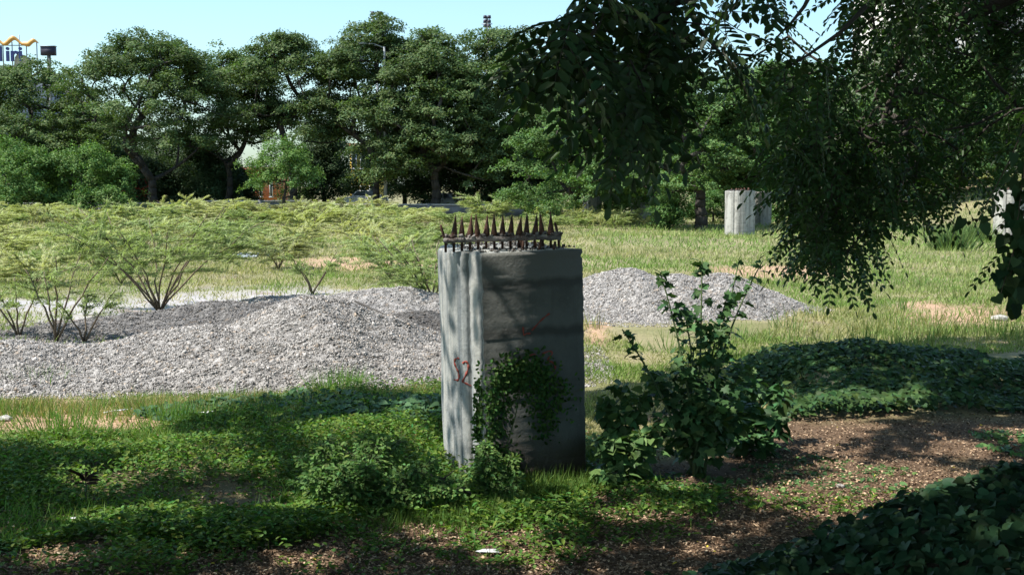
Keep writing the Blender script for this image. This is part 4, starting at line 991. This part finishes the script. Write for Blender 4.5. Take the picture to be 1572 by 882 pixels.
gxx = np.repeat(cxg, m_)+rng.normal(0, .32, ncl*m_); gyy = np.repeat(cyg, m_)+rng.normal(0, .32, ncl*m_); hz = np.repeat(Hh, m_)+rng.normal(0, .15, ncl*m_)
k = shade_keep(gxx, gyy); gxx, gyy, hz = gxx[k], gyy[k], hz[k]
gz = height(gxx, gyy); P = np.stack([gxx+S[0]/S[2]*(hz-gz), gyy+S[1]/S[2]*(hz-gz), hz], 1)
for _ in range(6):                                              # crowns stay high over the open view
    px, py, f = proj(P); vis = (f > .3) & (py > -25) & (px > -60) & (px < 1632)
    up = np.where(vis, .8, 0); P += np.stack([S[0]/S[2]*up, S[1]/S[2]*up, up], 1)
px, py, f = proj(P); vis = (f > .3) & (py > -15) & (px > -40) & (px < 1612); P = P[~vis]
# thin the crown where light reaches the pale side of the pier
rel = P - np.array([PC[0]-.25, PC[1]+.2, 1.2]); t_ = rel @ S; dperp = rel - t_[:, None]*S
near = (np.abs(dperp[:, 0]) < .8) & (np.linalg.norm(dperp, axis=1) < 1.0); P = P[~(near & (rng.random(len(P)) < .80))]
own = np.argmin(np.stack([np.hypot(P[:, 0]-a+(1.5 if i_ == 0 else 0), P[:, 1]-b) for i_, (a, b) in enumerate(trunks)], 1), 1)
crownparts = {}
for i_ in range(3):
    Q_ = P[own == i_]; n = len(Q_); acc = Acc(); base = np.array(roots[i_].location)
    nn = unit(rng.normal(0, .5, (n, 3))+S*.6+[0, 0, .3]); D = np.cross(nn, rdir(n))
    leaves(acc, 'oval', Q_-base, D, nn, rng.uniform(.14, .26, n), rng.uniform(.10, .18, n), ccol((.07, .13, .04), n))
    crownparts[i_] = acc
    tips = Q_[rng.choice(n, min(n, 90), replace=False)]-base
    tr = Acc(); skeleton(tr, (0, 0, 0), (0, 0, 4.6), tips, .28, .02, 8, .08); crownparts[i_, 't'] = tr
print('crown leaves', len(P))
# hanging boughs of the right tree
base = np.array(roots[1].location); hang = crownparts[1]
LOW = ([740, 770, 790, 830, 870, 900, 935, 950, 985, 1010, 1030, 1060, 1100, 1150, 1172, 1192, 1208, 1225, 1260, 1290, 1310, 1335, 1360, 1400, 1450, 1500, 1530, 1535, 1600, 1700],
       [60, 150, 225, 235, 200, 165, 175, 285, 300, 180, 160, 170, 165, 150, 160, 215, 330, 400, 415, 440, 440, 400, 345, 345, 325, 300, 262, 460, 460, 460])
HIGH = ([740, 780, 800, 830, 870, 930, 1000, 2000], [60, 45, 40, -30, -60, -60, -60, -60])
def compound(acc, st, p, d, L, npair, lw, ll, c, droop=.5):
    """one pinnate leaf: rachis with opposite oval leaflets"""
    d = np.array(d, float); d /= np.linalg.norm(d); ts = np.linspace(0, 1, npair+2)
    pts = np.array([p+d*L*t+np.array([0, 0, -droop*L*t*t*.6]) for t in ts]); tube(st, pts[::max(1, (npair+1)//3)] if npair > 3 else pts, np.linspace(.0025, .0012, len(pts[::max(1, (npair+1)//3)] if npair > 3 else pts)), 3)
    side = np.cross(d, rng.normal(0, .5, 3)+[0, 0, 1]); side /= np.linalg.norm(side); tan = unit(np.gradient(pts, axis=0))
    for s_ in (-1, 1):
        b = pts[1:-1]; D = side*s_+tan[1:-1]*.55+[0, 0, -.35]; n = len(b)
        nn = unit(np.cross(tan[1:-1], D)*s_+rng.normal(0, .2, (n, 3)))
        nn = np.where(nn[:, 2:3] < 0, -nn, nn)
        leaves(acc, 'oval', b, D, nn, ll*rng.uniform(.8, 1.15, n), lw*rng.uniform(.85, 1.1, n), ccol(c, n, .2, .1))
    leaves(acc, 'oval', pts[-1:], tan[-1:], np.array([[0, 0, 1.]])+rng.normal(0, .2, (1, 3)), ll*1.1, lw, ccol(c, 1))
def hang_region(n, xr, yr, depth, L, npair, lw, ll, c, dens=None, lowoff=0, tipsout=None, st=None):
    cnt = 0
    while cnt < n:
        px_ = rng.uniform(*xr); py_ = rng.uniform(*yr)
        Dp = depth(px_, py_)*rng.uniform(.93, 1.07)
        lowv = np.interp(px_, *LOW)-L*.55*FP/Dp*(1.45 if px_ < 1130 else 1.7 if px_ < 1212 else .8)-lowoff
        cnt += .0
        if py_ > lowv or py_ < np.interp(px_, *HIGH): 
            cnt += .02; continue
        if dens is not None and rng.random() > dens(px_, py_): cnt += .02; continue
        p = at(px_, py_, Dp)-base; a = rng.uniform(0, 6.28); d = (math.cos(a)*.8-.25, math.sin(a)*.7, rng.uniform(-.9, .15))
        compound(hang, st, p, d, L*rng.uniform(.75, 1.2), npair, lw, ll, c); cnt += 1
        if tipsout is not None: tipsout.append(p)
ht = crownparts[1, 't']; tipA = []; tipB = []
skyholes = [(850, 5, 35, 25), (945, 85, 35, 30), (1100, 30, 60, 28), (1045, 60, 35, 14), (1140, 85, 40, 8), (1225, 45, 40, 40), (1250, 15, 30, 20), (1245, 85, 30, 12), (960, 40, 20, 20)]
def holes(px_, py_):
    v = 1.0
    for cx, cy, rx, ry in skyholes: v = min(v, ((px_-cx-10)/rx/1.25)**2+((py_-cy+30)/(ry*1.2+26))**2)
    return .01+.99*min(1, v**2)
dn = (.036, .07, .026)
# close, large leaflets
hang_region(190, (845, 1170), (-40, 300), lambda x, y: 5.4+.5*math.sin(x*.02), .30, 6, .036, .068, dn, dens=lambda x, y: holes(x, y)*(1 if y > 30 else .8), tipsout=tipA, st=ht)
for (px_, py_) in [(965, 90), (975, 110), (985, 130), (955, 130), (992, 150), (972, 160), (960, 175), (985, 180)]:
    p = at(px_, py_, 5.2)-base; compound(hang, ht, p, (rng.normal(0, .3), 0, -1), .3, 8, .035, .06, (.045, .09, .03)); tipA.append(p)
for (px_, py_) in [(1110, 80), (1125, 95), (1095, 90)]:
    p = at(px_, py_, 5.0)-base; compound(hang, ht, p, (.6, 0, -.7), .26, 9, .03, .05, dn, 0.9); tipA.append(p)
# further, finer leaflets
hang_region(1050, (1130, 1650), (-40, 440), lambda x, y: 8.3+1.2*math.sin(x*.013+y*.01), .34, 8, .026, .05, (.05, .10, .032), dens=lambda x, y: holes(x, y)*np.clip(.55+.6*fnoise(np.array(x*.018), np.array(y*.022), 1.0, 3), .38, 1)*(.07 if (x > 1490 and y > 200) or x > 1640 else 1), tipsout=tipB, st=ht)
hang_region(330, (1160, 1420), (180, 440), lambda x, y: 8.0, .26, 7, .026, .05, (.05, .10, .032), dens=lambda x, y: 1.0, tipsout=tipB, st=ht)
hang_region(120, (960, 1240), (-40, 190), lambda x, y: 9.0, .3, 7, .026, .05, (.05, .10, .03), dens=lambda x, y: holes(x, y), tipsout=tipB, st=ht)
tA = np.array(tipA); tB = np.array(tipB)
tA = tA[rng.choice(len(tA), 110, replace=False)]; tB = tB[rng.choice(len(tB), 330, replace=False)]
# a limb reaches out from the trunk, boughs fan from it
def limb(p_list, r0, r1, tips, tipr):
    pts = np.array(p_list); tube(ht, pts, np.linspace(r0, r1, len(pts)), 7)
    skeleton(ht, pts[-2], pts[-1], tips, r1, tipr, 5, .1)
limb([(0, 0, 4.4), tuple(at(1500, -130, 7.6)-base), tuple(at(1250, -80, 6.2)-base), tuple(at(1130, -30, 5.6)-base), tuple(at(1060, 0, 5.5)-base)], .09, .012, tA, .0016)
limb([(0, 0, 4.2), tuple(at(1640, -60, 8)-base), tuple(at(1560, -10, 8.3)-base), tuple(at(1480, 30, 8.4)-base), tuple(at(1400, 70, 8.4)-base)], .10, .02, tB, .0022)
for seq in [[(1068, -10), (1062, 20), (1035, 50), (1000, 75), (960, 90), (925, 100)], [(1060, 10), (1068, 35), (1085, 60), (1110, 85)], [(1250, -20), (1235, 10), (1215, 35), (1190, 60)], [(1330, 10), (1290, 50), (1240, 85), (1205, 105)], [(935, 75), (905, 55), (880, 35)]]:
    pts = [at(a_, b_, 5.6)-base for a_, b_ in seq]; tube(ht, pts, np.linspace(.012, .004, len(pts)), 5)
for seq in [[(1500, -10), (1440, 60), (1380, 105), (1300, 150), (1230, 170)], [(1420, 60), (1370, 150), (1330, 250), (1310, 330)], [(1380, 110), (1350, 200), (1290, 300), (1270, 380), (1283, 430)], [(1572, 170), (1530, 130), (1500, 90)], [(1600, 200), (1560, 160), (1500, 190), (1450, 200)]]:
    pts = [at(a_, b_, 8.2)-base for a_, b_ in seq]; tube(ht, pts, np.linspace(.02, .006, len(pts)), 5)
# trailing strand at the right edge with heart leaves
e = empty('trailing_vine', tuple(at(1600, 150, 6.5))); tag(e, 'strand of dark heart shaped leaves hanging at the right edge', 'vine'); b0 = np.array(e.location); lf = Acc(); st = Acc()
for (xa, xb, n_, yb) in [(1575, 1556, 34, 440), (1600, 1566, 40, 470), (1620, 1580, 40, 430), (1600, 1538, 30, 465), (1585, 1500, 8, 350)]:
    t = np.linspace(0, 1, 12); pts = np.array([at(xa+(xb-xa)*q*q+6*math.sin(q*5), 60+(yb-60)*q, 6.5) for q in t])-b0; tube(st, pts, np.linspace(.006, .002, 12), 4)
    tt = .35+.65*rng.random(n_)**.6; p = np.stack([np.interp(tt, t, pts[:, k]) for k in range(3)], 1)+rng.normal(0, .035, (n_, 3))
    leaves(lf, 'heart', p, np.c_[rng.normal(0, .5, (n_, 2)), -np.ones(n_)*.8], unit(np.c_[rng.normal(0, .5, n_), -np.ones(n_), rng.uniform(0, .8, n_)]), rng.uniform(.05, .09, n_), rng.uniform(.045, .08, n_), ccol(dn, n_))
lf.build('foliage', 'glossy_leaf', e); st.build('stem', 'twig', e)
for i_ in range(3):
    crownparts[i_].build('foliage', 'bough_leaf', roots[i_]); crownparts[i_, 't'].build('trunk', 'bark_dark', roots[i_])
